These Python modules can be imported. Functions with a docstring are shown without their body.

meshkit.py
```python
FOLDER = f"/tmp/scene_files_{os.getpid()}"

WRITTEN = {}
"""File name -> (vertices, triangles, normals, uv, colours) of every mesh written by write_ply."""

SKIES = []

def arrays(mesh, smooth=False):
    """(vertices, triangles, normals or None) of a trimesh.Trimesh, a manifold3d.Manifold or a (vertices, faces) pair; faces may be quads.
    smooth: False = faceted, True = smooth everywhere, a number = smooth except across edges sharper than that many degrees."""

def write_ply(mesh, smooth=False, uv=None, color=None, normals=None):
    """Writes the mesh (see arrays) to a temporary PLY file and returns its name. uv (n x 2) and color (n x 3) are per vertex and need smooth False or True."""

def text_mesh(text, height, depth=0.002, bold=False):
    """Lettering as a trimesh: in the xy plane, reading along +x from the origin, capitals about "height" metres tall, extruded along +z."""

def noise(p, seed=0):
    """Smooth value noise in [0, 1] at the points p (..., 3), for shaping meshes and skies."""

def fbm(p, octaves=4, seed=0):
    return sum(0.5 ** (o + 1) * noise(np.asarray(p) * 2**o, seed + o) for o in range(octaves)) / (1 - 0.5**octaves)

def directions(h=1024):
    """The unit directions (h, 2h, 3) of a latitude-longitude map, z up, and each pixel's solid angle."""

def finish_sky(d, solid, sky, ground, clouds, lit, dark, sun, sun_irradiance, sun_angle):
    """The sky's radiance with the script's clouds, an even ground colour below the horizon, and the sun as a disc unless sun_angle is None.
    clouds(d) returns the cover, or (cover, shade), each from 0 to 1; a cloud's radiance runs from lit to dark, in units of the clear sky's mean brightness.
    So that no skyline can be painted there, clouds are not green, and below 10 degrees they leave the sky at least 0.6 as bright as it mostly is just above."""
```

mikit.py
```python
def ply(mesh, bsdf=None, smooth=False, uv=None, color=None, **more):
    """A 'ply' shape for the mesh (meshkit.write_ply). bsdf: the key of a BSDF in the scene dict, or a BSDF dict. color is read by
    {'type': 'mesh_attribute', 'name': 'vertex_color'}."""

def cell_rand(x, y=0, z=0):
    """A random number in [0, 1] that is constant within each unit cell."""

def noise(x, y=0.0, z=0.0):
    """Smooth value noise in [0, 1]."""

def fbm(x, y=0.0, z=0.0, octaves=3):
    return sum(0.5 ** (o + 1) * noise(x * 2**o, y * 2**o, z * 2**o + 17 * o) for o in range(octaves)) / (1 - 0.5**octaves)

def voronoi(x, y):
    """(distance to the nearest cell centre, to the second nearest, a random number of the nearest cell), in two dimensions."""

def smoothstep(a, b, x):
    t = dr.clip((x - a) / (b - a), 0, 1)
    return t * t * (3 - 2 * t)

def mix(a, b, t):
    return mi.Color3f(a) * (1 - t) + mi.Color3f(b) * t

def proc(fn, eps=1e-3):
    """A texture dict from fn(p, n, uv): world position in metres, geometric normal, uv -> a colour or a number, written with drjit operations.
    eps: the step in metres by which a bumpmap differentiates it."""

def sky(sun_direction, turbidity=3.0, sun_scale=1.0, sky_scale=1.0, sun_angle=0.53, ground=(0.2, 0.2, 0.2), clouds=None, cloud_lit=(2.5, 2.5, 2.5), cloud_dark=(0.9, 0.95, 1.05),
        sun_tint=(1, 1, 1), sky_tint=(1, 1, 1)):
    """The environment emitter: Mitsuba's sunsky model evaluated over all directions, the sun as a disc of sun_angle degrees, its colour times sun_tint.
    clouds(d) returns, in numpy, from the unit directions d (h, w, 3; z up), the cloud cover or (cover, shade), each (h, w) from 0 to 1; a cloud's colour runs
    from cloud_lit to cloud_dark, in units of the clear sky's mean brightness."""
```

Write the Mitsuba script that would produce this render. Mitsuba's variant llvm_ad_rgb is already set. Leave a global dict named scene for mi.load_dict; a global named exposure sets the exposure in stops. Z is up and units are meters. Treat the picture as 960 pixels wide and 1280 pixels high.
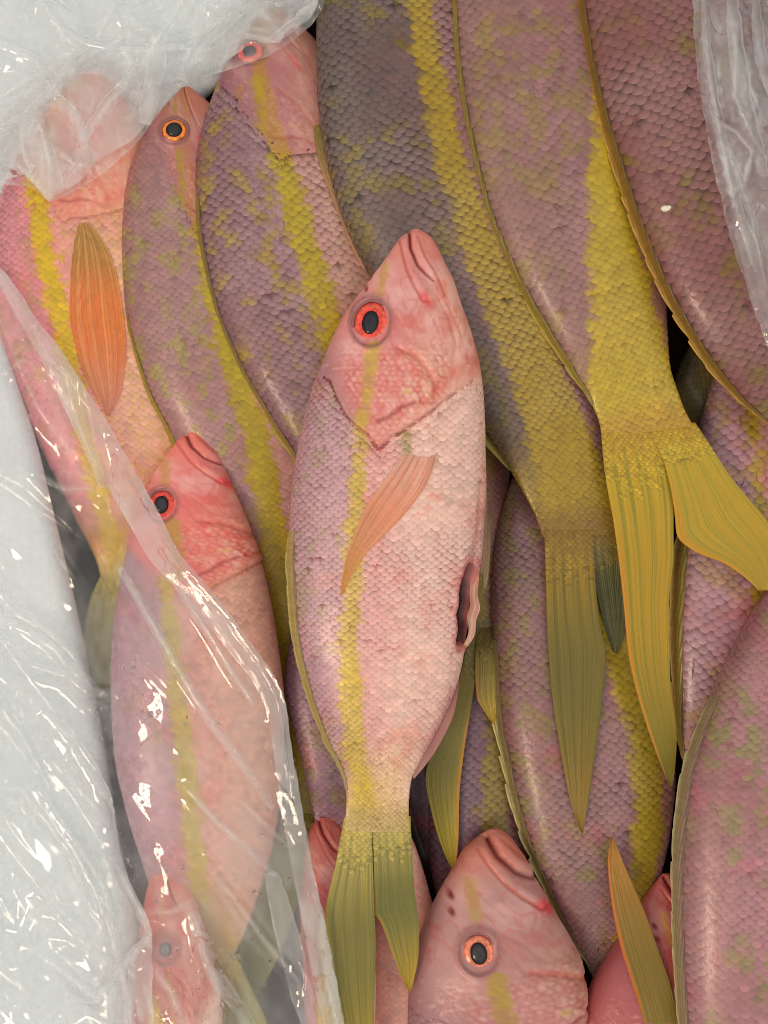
# A pile of fresh snapper in a plastic-lined foam box, seen from straight above.
import math, numpy as np, trimesh, mitsuba as mi, mikit, meshkit
import drjit as dr
from scipy.interpolate import PchipInterpolator, LinearNDInterpolator
from scipy.ndimage import gaussian_filter, gaussian_filter1d, grey_closing, map_coordinates, grey_dilation
from scipy.spatial import cKDTree
T = mi.ScalarTransform4f
R = np.random.default_rng(7)

# ------------------------------------------------------------------ camera, light, exposure
K, Z0, D = 0.0004, 0.095, 0.62        # metres per layout unit on the plane z = Z0; camera height above it
exposure = 1.40
scene, labels = {'type': 'scene'}, {}
scene['camera'] = {'type': 'perspective', 'fov_axis': 'x', 'fov': math.degrees(2 * math.atan(480 * K / D)), 'near_clip': 0.01, 'far_clip': 50.0,
                   'to_world': T().look_at(origin=[0, 0, Z0 + D], target=[0, 0, 0], up=[0, 1, 0])}


def overcast(d):
    s_ = meshkit.fbm(d * np.array([2.2, 2.2, 3.0]) + 11.0, 4, 2)
    low = 1 - np.clip(d[..., 2], 0, 1)                      # an overcast sky is about three times darker at the horizon than overhead
    return np.ones(d.shape[:2]), np.clip(0.9 * low ** 1.3 + 0.5 * (s_ - 0.45), 0, 1)


scene['sky'] = mikit.sky([-0.56, -0.40, 1.0], turbidity=3, sun_scale=0.20, sun_angle=12, clouds=overcast, cloud_lit=(3.7, 3.6, 3.4), cloud_dark=(0.95, 0.95, 0.95),
                         sun_tint=(1.0, 0.96, 0.90))


def at(x, y, w=0.0):
    """Layout point (x right, y down, w up; units of K on the plane Z0) -> metres."""
    x, y, w = np.broadcast_arrays(np.asarray(x, float), np.asarray(y, float), np.asarray(w, float))
    f = (D - w * K) / D
    return np.stack([(x - 480) * K * f, -(y - 640) * K * f, Z0 + w * K], -1)


def lin(c):
    c = np.clip(np.asarray(c, float) / 255.0, 0, 1)
    return np.where(c < 0.04045, c / 12.92, ((c + 0.055) / 1.055) ** 2.4)


def sst(a, b, x):
    t = np.clip((x - a) / (b - a), 0, 1)
    return t * t * (3 - 2 * t)


def mixc(a, b, t):
    t = np.asarray(t)[..., None]
    return np.asarray(a, float) * (1 - t) + np.asarray(b, float) * t


def nz(x, y, sc, seed=0, oct_=3):
    p = np.stack(np.broadcast_arrays(np.asarray(x, float) / sc + 40, np.asarray(y, float) / sc + 40, 0.37 + seed * 1.7), -1)
    return meshkit.fbm(p, oct_, seed)


def grid_faces(n, m, closed=False):
    i, j = np.meshgrid(np.arange(n - 1), np.arange(m if closed else m - 1), indexing='ij')
    a, b = i * m + j, i * m + (j + 1) % m
    c, d = (i + 1) * m + (j + 1) % m, (i + 1) * m + j
    return np.vstack([np.stack([a, b, c], -1).reshape(-1, 3), np.stack([a, c, d], -1).reshape(-1, 3)])


def seg_dist(px, py, poly):
    """Distance from points to a polyline, and the position 0..1 along it."""
    poly = np.asarray(poly, float)
    best, where = np.full(np.shape(px), 1e9), np.zeros(np.shape(px))
    for k in range(len(poly) - 1):
        a, b = poly[k], poly[k + 1]
        ab = b - a
        t = np.clip(((px - a[0]) * ab[0] + (py - a[1]) * ab[1]) / (ab @ ab + 1e-12), 0, 1)
        d = np.hypot(px - a[0] - t * ab[0], py - a[1] - t * ab[1])
        where = np.where(d < best, (k + t) / (len(poly) - 1), where)
        best = np.minimum(best, d)
    return best, where


# ------------------------------------------------------------------ materials
def vcol():
    return {'type': 'mesh_attribute', 'name': 'vertex_color'}


def skin_bump(p, n, uv):
    return 0.00022 * mikit.fbm(p.x * 900, p.y * 900, p.z * 900, 2)


scene['skin_mat'] = {'type': 'twosided', 'b': {'type': 'bumpmap', 'scale': 1.0, 't': mikit.proc(skin_bump, 1e-4),
                     'b': {'type': 'principled', 'base_color': vcol(), 'metallic': 0.12, 'roughness': 0.44, 'specular': 0.45, 'clearcoat': 0.4, 'clearcoat_gloss': 0.95}}}
scene['scale_mat'] = {'type': 'twosided', 'b': {'type': 'principled', 'base_color': vcol(), 'metallic': 0.12, 'roughness': 0.42, 'specular': 0.5, 'clearcoat': 0.35, 'clearcoat_gloss': 0.97}}
scene['fin_mat'] = {'type': 'twosided', 'b': {'type': 'principled', 'base_color': vcol(), 'metallic': 0.15, 'roughness': 0.42, 'specular': 0.45, 'clearcoat': 0.25, 'clearcoat_gloss': 0.93}}
scene['eye_mat'] = {'type': 'twosided', 'b': {'type': 'principled', 'base_color': vcol(), 'roughness': 0.16, 'specular': 0.3, 'clearcoat': 0.5, 'clearcoat_gloss': 0.99}}

scene['membrane_mat'] = {'type': 'blendbsdf', 'weight': 0.42, 'a': {'type': 'thindielectric', 'int_ior': 1.2}, 'b': {'type': 'twosided', 'b': {'type': 'principled', 'base_color': vcol(), 'roughness': 0.4, 'specular': 0.45}}}


def foam_col(p, n, uv):
    v = mikit.voronoi(p.x * 260, p.y * 260)
    return mikit.mix((0.62, 0.67, 0.69), (0.74, 0.78, 0.79), mikit.smoothstep(0.0, 0.25, v[1] - v[0]) * 0.6 + 0.4 * mikit.noise(p.x * 40, p.y * 40, p.z * 40))


scene['foam_mat'] = {'type': 'twosided', 'b': {'type': 'principled', 'base_color': mikit.proc(foam_col), 'roughness': 0.6, 'specular': 0.4}}


def film(name, lo, hi, sc, seed, crease=0.5, fog=0.0):
    # the film is cloudier in patches and whitened along creases (uv.x) to paint in highlight streaks
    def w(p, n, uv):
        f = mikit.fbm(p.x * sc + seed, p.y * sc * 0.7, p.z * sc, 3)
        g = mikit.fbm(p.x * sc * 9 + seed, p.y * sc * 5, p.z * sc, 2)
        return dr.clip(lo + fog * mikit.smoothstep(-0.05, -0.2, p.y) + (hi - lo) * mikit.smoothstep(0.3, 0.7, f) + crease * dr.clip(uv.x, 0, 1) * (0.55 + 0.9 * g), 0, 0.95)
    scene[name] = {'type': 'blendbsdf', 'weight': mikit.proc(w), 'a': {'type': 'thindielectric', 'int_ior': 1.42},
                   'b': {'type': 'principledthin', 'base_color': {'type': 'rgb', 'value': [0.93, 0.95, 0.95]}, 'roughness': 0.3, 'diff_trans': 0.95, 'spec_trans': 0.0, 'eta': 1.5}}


film('clear_film_mat', 0.02, 0.22, 55, 3.0, 0.5, 0.14)
film('hem_film_mat', 0.25, 0.5, 70, 9.0)
film('milky_film_mat', 0.06, 0.30, 60, 5.0, 0.6)
film('white_film_mat', 0.42, 0.72, 50, 13.0, 0.6)
scene['drop_mat'] = {'type': 'dielectric', 'int_ior': 1.33}


def add(key, mesh, mat, color=None, smooth=True, label=None, kind=None, uv=None):
    base, n = key, 0
    while key in scene:
        n += 1
        key = f'{base}_{n:03d}'
    scene[key] = mikit.ply(mesh, mat, smooth=smooth, color=color, uv=uv)
    e = {}
    if label: e['label'] = label
    if kind: e['kind'] = kind
    if e: labels[key] = e
    return key


# ------------------------------------------------------------------ the head's relief and colour, in the layout of the topmost fish
OP = np.array([(340, 462), (395, 466), (415, 480), (422, 500), (433, 522), (446, 536), (460, 546), (473, 563), (487, 549), (515, 532), (541, 514), (560, 497), (590, 476), (620, 462)], float)
LINE_A = [(499, 303), (503, 325), (507, 342), (516, 362), (528, 381), (534, 380)]
LINE_B = [(511, 291), (512.5, 314), (521, 335), (532, 347), (541, 354)]
LINE_J = [(522, 298), (531, 325), (548, 352), (556, 372)]
CREASE = [(472, 530), (486, 524), (500, 513), (516, 507)]
PREOP = [(496, 440), (520, 452), (534, 470), (543, 487), (540, 505), (525, 506)]
CHEEKLINE = [(545, 372), (560, 400), (568, 430), (566, 455), (556, 480)]


_r = np.random.default_rng(99)
_gx, _gy = np.meshgrid(np.arange(400, 580, 8.6), np.arange(425, 580, 6.6), indexing='ij')
CELLS = cKDTree(np.c_[(_gx + 4.3 * (np.arange(_gx.shape[1]) % 2)[None]).ravel() + _r.normal(0, 1.3, _gx.size), _gy.ravel() + _r.normal(0, 1.0, _gx.size)])


def cells(x, y):
    """Distance to the nearest and second nearest scale centre of the cheek and gill cover."""
    d, i = CELLS.query(np.stack([x.ravel(), y.ravel()], -1), k=2)
    return d[:, 0].reshape(x.shape), d[:, 1].reshape(x.shape)


def cheek_mask(x, y, dy):
    return sst(425, 462, y + 0.15 * np.abs(x - 480)) * (dy < -3) * sst(418, 440, x) * (1 - sst(545, 570, x))


def op_dy(M):
    return M[..., 1] - np.interp(M[..., 0], OP[:, 0], OP[:, 1])


def head_relief(M, e, open_=1.0):
    """Height, in layout units of the topmost fish."""
    x, y = M[..., 0], M[..., 1]
    h = np.zeros(x.shape)
    near = (y < 640) & (y > 270)
    x, y = np.where(near, x, 0), np.where(near, y, 0)
    def g(poly, w):
        d, t = seg_dist(x, y, poly)
        return np.exp(-(d / w) ** 2), t
    dy = op_dy(M)
    st = sst(400, 430, x) * (1 - sst(545, 600, x))
    h += 3.6 * st * np.where(dy < 0, np.exp(dy / 28.0), 0) * (1 - sst(-1.5, 1.0, dy) * (dy < 0))
    h -= 1.5 * st * np.exp(-((dy - 1.5) / 3.0) ** 2)
    a, t = g(LINE_A, 1.9); h -= 2.2 * a * (0.5 + 0.5 * t)
    a, t = g(LINE_B, 1.6 + 1.4 * open_); h -= (3.0 + 6.5 * open_ * (1 - t)) * a
    a, t = g(LINE_J, 2.2); h -= 1.1 * a
    a, t = g([(504, 305), (511, 338), (521, 358), (531, 372)], 7.0); h += 2.4 * a
    a, t = g([(520, 296), (525, 320), (539, 343)], 6.5); h += 2.6 * a
    a, t = g(CREASE, 2.4); h -= 2.6 * a
    a, t = g(PREOP, 3.0); h -= 1.7 * a
    d, t = seg_dist(x, y, PREOP); h += 1.3 * np.exp(-((d - 9) / 7) ** 2) * (x < 545)
    a, t = g(CHEEKLINE, 3.0); h -= 1.2 * a
    h += 2.6 * np.exp(-((e - 1.12) / 0.16) ** 2) - 4.0 * (e < 1.0) * (1 - e ** 2)
    for nx, ny in ((462, 345), (457, 362)):
        h -= 3.0 * np.exp(-(((x - nx) / 2.2) ** 2 + ((y - ny) / 4.5) ** 2))
    rough = nz(x, y, 9, 3, 2) - 0.5
    h += 2.2 * rough * sst(425, 470, y) * (dy < 0) * sst(430, 460, x) * (1 - sst(555, 580, x))
    cm = cheek_mask(x, y, dy)
    d1, d2 = cells(x, y)
    h += 0.8 * cm * sst(0, 4.5, d2 - d1) * (0.5 + nz(x, y, 25, 15, 2))
    for poly, w_, a_ in (([(474, 392), (488, 416), (492, 446), (486, 470)], 2.2, 0.9), ([(478, 380), (502, 410), (512, 436)], 2.6, 0.8), ([(546, 360), (572, 410), (584, 450)], 2.4, 0.9), ([(534, 388), (548, 420), (552, 450)], 2.0, 0.7), ([(428, 470), (446, 500), (452, 524)], 2.4, 0.8), ([(483, 340), (496, 372), (512, 398)], 2.6, 0.7)):
        a, t = g(poly, w_); h -= a_ * a * np.sin(np.pi * np.clip(t, 0.05, 0.95))
    h += 0.9 * (np.abs(nz(x * 0.8, y * 0.5, 10, 6, 3) - 0.5) * 2 - 0.3) * (dy < 0)
    h += 0.7 * (nz(x, y, 16, 5, 2) - 0.5)
    return np.where(near, h, 0)


def head_color(M, e, pal, col):
    """Blends the head's colours over col (sRGB 0..255)."""
    x, y = M[..., 0], M[..., 1]
    dy = op_dy(M)
    inside = 1 - sst(-26, 12, dy + 12 * (nz(x, y, 9, 12) - 0.5)) * 0.75 - sst(-2, 14, dy) * 0.25
    n1, n2, n3 = nz(x, y, 30, 11), nz(x, y, 9, 12), nz(x, y, 5, 14, 2)
    c = mixc(pal['head'], pal['jaw'], sst(500, 560, x + 0.35 * (y - 400)))
    c = mixc(c, np.array([236, 196, 190.0]), 0.55 * sst(0.45, 0.7, nz(x, y, 34, 27, 3)))
    c = mixc(c, pal['red'], 0.30 * sst(0.50, 0.72, nz(x * 1.2, y * 0.7, 15, 28, 3)))
    vein = np.abs(nz(x * 0.8, y * 0.5, 12, 29, 3) - 0.5)
    c = mixc(c, np.array([196, 104, 100.0]), 0.30 * (1 - sst(0.0, 0.045, vein)))
    c = mixc(c, pal['nape'], 1 - sst(405, 450, x - 0.25 * (y - 470)))
    snout = 1 - sst(305, 355, y)
    c = mixc(c, pal['lip'], 0.55 * snout)
    red = sst(0.50, 0.68, n2) * sst(420, 450, y) * sst(435, 465, x) * (1 - sst(540, 570, x))
    c = mixc(c, pal['red'], np.clip(0.26 * red + 0.24 * sst(0.5, 0.75, n1) * sst(375, 430, y), 0, 1))
    d1, d2 = cells(x, y)
    cm = cheek_mask(x, y, dy)
    c = mixc(c, pal['red'] * 0.95, 0.34 * cm * (1 - sst(0.4, 3.6, d2 - d1)) * sst(0.3, 0.55, n1 * 0.5 + n2 * 0.5))
    c = mixc(c, np.array([240, 206, 186.0]), 0.40 * cm * sst(2.5, 6, d2 - d1) * sst(0.45, 0.65, nz(x, y, 20, 16, 2)))
    c = mixc(c, np.array([236, 205, 190.0]), 0.4 * sst(0.62, 0.78, n3) * sst(420, 450, y))
    c = mixc(c, np.array([214, 190, 110.0]), 0.5 * sst(0.6, 0.72, nz(x, y, 13, 19)) * sst(430, 450, y) * sst(485, 505, x) * (1 - sst(540, 560, x)))
    ys, _ = seg_dist(x, y, [(482, 335), (474, 372)])
    c = mixc(c, pal['stripe'] * 0.95, 0.45 * np.exp(-(ys / 5) ** 2))
    ys, t = seg_dist(x, y, [(468, 440), (462, 465), (458, 500), (452, 530)])
    c = mixc(c, mixc(pal['stripe'], pal['nape'], 0.25 + 0.3 * sst(.4, .7, n2)), 0.85 * (1 - sst(3, 12, ys + 9 * (n3 - 0.5) + 5 * (n2 - 0.5))))
    d, t = seg_dist(x, y, LINE_A); c = mixc(c, np.array([172, 84, 66.0]), 0.6 * np.exp(-(d / 1.6) ** 2))
    d, t = seg_dist(x, y, LINE_B); c = mixc(c, np.array([92, 30, 26.0]), 0.85 * np.exp(-(d / 1.7) ** 2) * (1 - 0.5 * t))
    d, t = seg_dist(x, y, LINE_J); c = mixc(c, np.array([196, 110, 90.0]), 0.5 * np.exp(-(d / 2.5) ** 2))
    d, t = seg_dist(x, y, [(529, 376), (533, 384)]); c = mixc(c, np.array([222, 92, 96.0]), 0.8 * np.exp(-(d / 5) ** 2))
    d, t = seg_dist(x, y, CREASE); c = mixc(c, np.array([150, 66, 66.0]), 0.6 * np.exp(-(d / 2.4) ** 2))
    d, t = seg_dist(x, y, PREOP); c = mixc(c, np.array([196, 100, 84.0]), 0.45 * np.exp(-(d / 4) ** 2))
    c = mixc(c, np.array([150, 62, 58.0]), float(pal.get('gill', 0.42)) * np.exp(-((dy - 0.5) / 2.2) ** 2) * sst(415, 430, x) * (1 - sst(540, 575, x)))  # gill-edge line: blood red, plus painted shade for the shallow step
    for nx, ny in ((462, 345), (457, 362)):
        c = mixc(c, np.array([120, 34, 40.0]), 0.8 * np.exp(-(((x - nx) / 2.4) ** 2 + ((y - ny) / 5) ** 2)))
    c = mixc(c, np.array([122, 84, 84.0]), 0.6 * np.exp(-((e - 1.06) / 0.10) ** 2))
    inside = np.where(y < 640, inside, 0)
    return mixc(col, c, inside)


# ------------------------------------------------------------------ fish
HEIGHT = np.full((420, 340), -400.0)       # highest surface so far, cells of 4 layout units from (-200, -200)


def splat(U, W):
    i, j = ((U[..., 1] + 200) / 4).astype(int).ravel(), ((U[..., 0] + 200) / 4).astype(int).ravel()
    ok = (i >= 0) & (i < 420) & (j >= 0) & (j < 340)
    np.maximum.at(HEIGHT, (i[ok], j[ok]), W.ravel()[ok])


PALE = dict(back=(172, 132, 142), flank=(196, 154, 160), under=(224, 168, 162), belly=(240, 206, 188), stripe=(200, 178, 50), spot=(150, 146, 72),
            head=(222, 154, 150), jaw=(230, 176, 156), nape=(184, 134, 138), lip=(224, 146, 128), red=(206, 84, 72))
PURPLE = {**PALE, 'back': (128, 92, 104), 'flank': (160, 124, 136), 'under': (192, 140, 140), 'belly': (212, 168, 146), 'stripe': (176, 152, 24), 'spot': (140, 124, 34), 'head': (184, 130, 130), 'nape': (152, 108, 112), 'jaw': (206, 150, 134)}
FISH = {}


class Fish:
    def __init__(self, key, label, stations, w, pal, tf=0.42, tilt=8.0, n=230, m=130, stripe=None, shw=14, head=None, open_=0.3, spots=0.6, scale=(4.6, 12),
                 contrast=0.5, ped=0.0, roll=0.0, scales=True, dark=1.0, net=0.0, belly_rows=0.0, extra=None, lines=0.0, lift=1.0, eye=None, tailbase=None, headmix=1.0):
        self.key, self.pal = key, {k: np.array(v, float) for k, v in pal.items()}
        labels[key] = {'label': label, 'category': 'fish', 'group': 'fish piled in the box'}
        st = np.array(stations, float)
        mid, half = (st[:, :2] + st[:, 2:]) / 2, (st[:, 2:] - st[:, :2]) / 2
        d = np.r_[0, np.cumsum(np.hypot(*np.diff(mid, axis=0).T))]
        self.len = d[-1]
        u = np.linspace(0, 1, n)
        s = d[-1] * (u if head is None else 0.45 * u + 0.55 * u ** 2)
        w = np.broadcast_to(np.asarray(w, float), (2,)) if np.ndim(w) == 0 else np.asarray(w, float)
        wz = np.interp(s, np.linspace(0, d[-1], len(w)), w)
        if len(w) > 2: wz = gaussian_filter1d(wz, n / 14, mode='nearest')
        mp = PchipInterpolator(d, mid)(s)
        hp = PchipInterpolator(d, half)(s)
        hl = np.hypot(*hp.T)
        self.s, self.hl, self.mp, self.hp, self.wz = s, hl, mp, hp, wz
        # cross-section: more samples on the upper side
        th = np.r_[np.linspace(-0.12 * np.pi, 1.12 * np.pi, int(m * 0.78), endpoint=False), np.linspace(1.12 * np.pi, 1.88 * np.pi, m - int(m * 0.78), endpoint=False)]
        self.th = th
        e = 0.92
        q = -np.sign(np.cos(th)) * np.abs(np.cos(th)) ** e
        up = np.sign(np.sin(th)) * np.abs(np.sin(th)) ** e
        t = tf * gaussian_filter1d(hl, 3) * np.interp(s, [0, 0.12 * d[-1], 0.3 * d[-1], d[-1]], [1.15, 1.05, 1.0, 0.9]) * (1 - 0.96 * sst(0.80, 1.0, s / d[-1]))
        ti = math.radians(tilt) * (1 - sst(0.7, 0.97, s / d[-1]))[:, None]
        U = mp[:, None] + hp[:, None] * q[None, :, None]
        W = wz[:, None] + t[:, None] * up[None] * np.cos(ti) - hl[:, None] * q[None] * np.sin(ti)
        Ux = U + (hp / np.maximum(hl, 1e-6)[:, None])[:, None] * (t[:, None] * up[None] * np.sin(ti) * 0.35)[..., None]
        # real metres: the half-width and thickness scale with the station's own depth
        C = at(mp[:, 0], mp[:, 1], wz)
        f = (D - wz * K) / D
        P = np.empty(U.shape[:2] + (3,))
        off = Ux - mp[:, None]
        P[..., 0] = C[:, None, 0] + off[..., 0] * K * f[:, None]
        P[..., 1] = C[:, None, 1] - off[..., 1] * K * f[:, None]
        P[..., 2] = Z0 + wz[:, None] * K + (W - wz[:, None]) * K * f[:, None]
        self.q, self.U = np.broadcast_to(q, U.shape[:2]), U
        self.upmask, self.hm = up > -0.15, headmix
        self.M, self.eyep = None, eye
        self.tb = None if tailbase is None else np.array(tailbase, float)
        if head is not None:
            src = np.array([(520, 287), (463, 408), (473, 565)], float)
            dst = np.array(head, float)
            A = np.linalg.solve(np.c_[dst, np.ones(3)], src)
            self.M = np.concatenate([U, np.ones(U.shape[:2] + (1,))], -1) @ A
            self.A = A
            self.hs = np.hypot(*(dst[2] - dst[0])) / np.hypot(*(src[2] - src[0]))
        nn = self.normals(P)
        disp = np.zeros(U.shape[:2])
        if self.M is not None:
            disp += head_relief(self.M, self.eyeE(U), open_) * self.hs * (1.0 if headmix == 1 else 0.35)
        if extra: disp += extra(U)
        disp *= sst(-0.3, 0.25, np.broadcast_to(up, disp.shape))
        P = P + nn * (disp * K)[..., None]
        self.P, self.N = P, self.normals(P)
        self.stripe_q(stripe, shw)
        self.opt = dict(spots=spots, ped=ped, dark=dark, rows=belly_rows, lines=lines)
        col = self.color(U, s[:, None] + 0 * self.q, self.q, self.M)
        self.paint = None
        V = np.vstack([P.reshape(-1, 3), P[0].mean(0), P[-1].mean(0)])
        F = grid_faces(n, len(th), True)
        j = np.arange(len(th)); k = (j + 1) % len(th); b = (n - 1) * len(th)
        F = np.vstack([F, np.stack([k, j, j * 0 + n * len(th)], 1), np.stack([b + j, b + k, j * 0 + n * len(th) + 1], 1)])
        cc = np.vstack([col.reshape(-1, 3), col[0].mean(0), col[-1].mean(0)])
        if np.sum(self.N[n // 2, len(th) // 3] * [0, 0, 1]) < 0: F = F[:, ::-1]
        self.bodyF, self.bodyV, self.bodyC = F, V, cc
        add(f'{key}__body', (V, F), 'skin_mat', lin(cc))
        splat(U[:, self.upmask], (P[:, self.upmask, 2] - Z0) / K)
        self.tree = None
        self.later, self.skip = (scale, contrast, net, lift) if scales else None, []
        FISH[key] = self

    def eyeE(self, U):
        if self.eyep is None: return np.full(U.shape[:-1], 9.0)
        cx, cy, ra, rb = self.eyep[:4]
        return np.hypot((U[..., 0] - cx) / (rb * 1.08), (U[..., 1] - cy) / (ra * 1.08))

    def normals(self, P):
        a = np.gradient(P, axis=0)
        b = (np.roll(P, -1, 1) - np.roll(P, 1, 1))
        nrm = np.cross(b, a)
        nrm /= np.linalg.norm(nrm, axis=-1, keepdims=True) + 1e-15
        k = np.argmin(np.abs(self.th - np.pi / 2))
        if nrm[len(P) // 2, k, 2] < 0: nrm = -nrm
        return nrm

    def stripe_q(self, stripe, hw):
        if stripe is None:
            self.sq, self.shw = np.full(len(self.s), -0.3), np.full(len(self.s), float(hw))
            return
        stripe = [tuple(x) if len(x) == 3 else (*x, hw) for x in stripe]
        S, Q, H = [], [], []
        tr = cKDTree(self.mp)
        for x, y, h_ in stripe:
            # the station whose cross line passes nearest the point
            r = np.array([x, y]) - self.mp
            hn = self.hp / np.maximum(self.hl, 1e-6)[:, None]
            tg = np.gradient(self.mp, axis=0)
            tg /= np.linalg.norm(tg, axis=1, keepdims=True)
            perp = np.abs(r[:, 0] * hn[:, 1] - r[:, 1] * hn[:, 0]) + 1e3 * (np.hypot(*r.T) > 2.5 * self.hl.max())
            i = int(np.argmin(perp))
            S.append(self.s[i]); Q.append((r[i] @ hn[i]) / max(self.hl[i], 1e-6)); H.append(h_)
        o = np.argsort(S)
        S, Q, H = np.array(S)[o], np.array(Q)[o], np.array(H)[o]
        self.sq = gaussian_filter1d(np.interp(self.s, S, Q), 4)
        self.shw = np.interp(self.s, S, H)

    def color(self, U, s, q, M):
        """Skin colour (sRGB 0..255) at layout points."""
        p, o = self.pal, self.opt
        x, y = U[..., 0], U[..., 1]
        hl = np.interp(s, self.s, self.hl)
        sq, hw = np.interp(s, self.s, self.sq), np.interp(s, self.s, self.shw)
        dq = (q - sq) * hl
        n1, n2, n3 = nz(x, y, 60, 1), nz(x, y, 22, 2), nz(x, y, 7, 4, 2)
        above = mixc(p['back'], p['flank'], sst(-1.0, 0.0, (q + 1) / np.maximum(sq + 1, 0.2) - 1 + 0.5 * (n1 - 0.5)))
        below = mixc(p['under'], p['belly'], sst(0.0, 0.55, (q - sq) / np.maximum(1 - sq, 0.2) + 0.3 * (n1 - 0.5)))
        c = mixc(above, below, sst(-2, 6, dq))
        c = mixc(c, p['back'], 0.5 * sst(0.5, 0.72, n2) * (dq < 0))
        c = mixc(c, p['red'], 0.30 * sst(0.52, 0.75, nz(x, y, 38, 6)))
        c = c * (0.93 + 0.14 * n3)[..., None]
        sp = sst(0.54, 0.66, nz(x * 1.25, y * 0.8, 14, 8, 2)) * sst(0.36, 0.52, nz(x, y, 70, 9, 2)) * sst(1.1 * hw, 1.7 * hw, -dq) * (q < 0.9) * (0.55 + 0.9 * n3)
        c = mixc(c, p['spot'], np.clip(o['spots'] * sp, 0, 1))
        if o['rows']:
            rr = sst(0.55, 0.72, nz(x * 0.9, y * 2.2, 7, 23, 2)) * sst(0.35, 0.6, nz(x, y, 45, 24, 2)) * sst(16, 40, dq) * (1 - sst(85, 125, dq)) * sst(0.25, 0.35, s / self.len)
            c = mixc(c, np.array([218, 112, 92.0]), o['rows'] * rr)
        if o['lines']:
            ln = sst(0.2, 0.75, np.cos(dq / 11.0 * 2 * np.pi)) * sst(hw, hw * 2, dq)
            c = mixc(c, np.array([206, 176, 96.0]), o['lines'] * ln)
        k = 1 - sst(hw - 3.5, hw + 3.5, np.abs(dq) + 15 * (n2 - 0.5) + 6 * (n3 - 0.5))
        c = mixc(c, p['stripe'] * (0.94 + 0.12 * n3)[..., None], 0.95 * k)
        if o['ped']:
            c = mixc(c, p['stripe'], o['ped'] * sst(0.80, 0.98, s / self.len + 0.05 * (n2 - 0.5)) * (1 - 0.7 * sst(0.2, 0.9, q)))
        if M is not None:
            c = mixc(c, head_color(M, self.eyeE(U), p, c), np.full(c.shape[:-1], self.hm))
        if self.tb is not None:
            c = mixc(c, self.tb, sst(0.93, 0.99, s / self.len + 0.03 * (n2 - 0.5)))
        g_ = c.mean(-1, keepdims=True)
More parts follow.
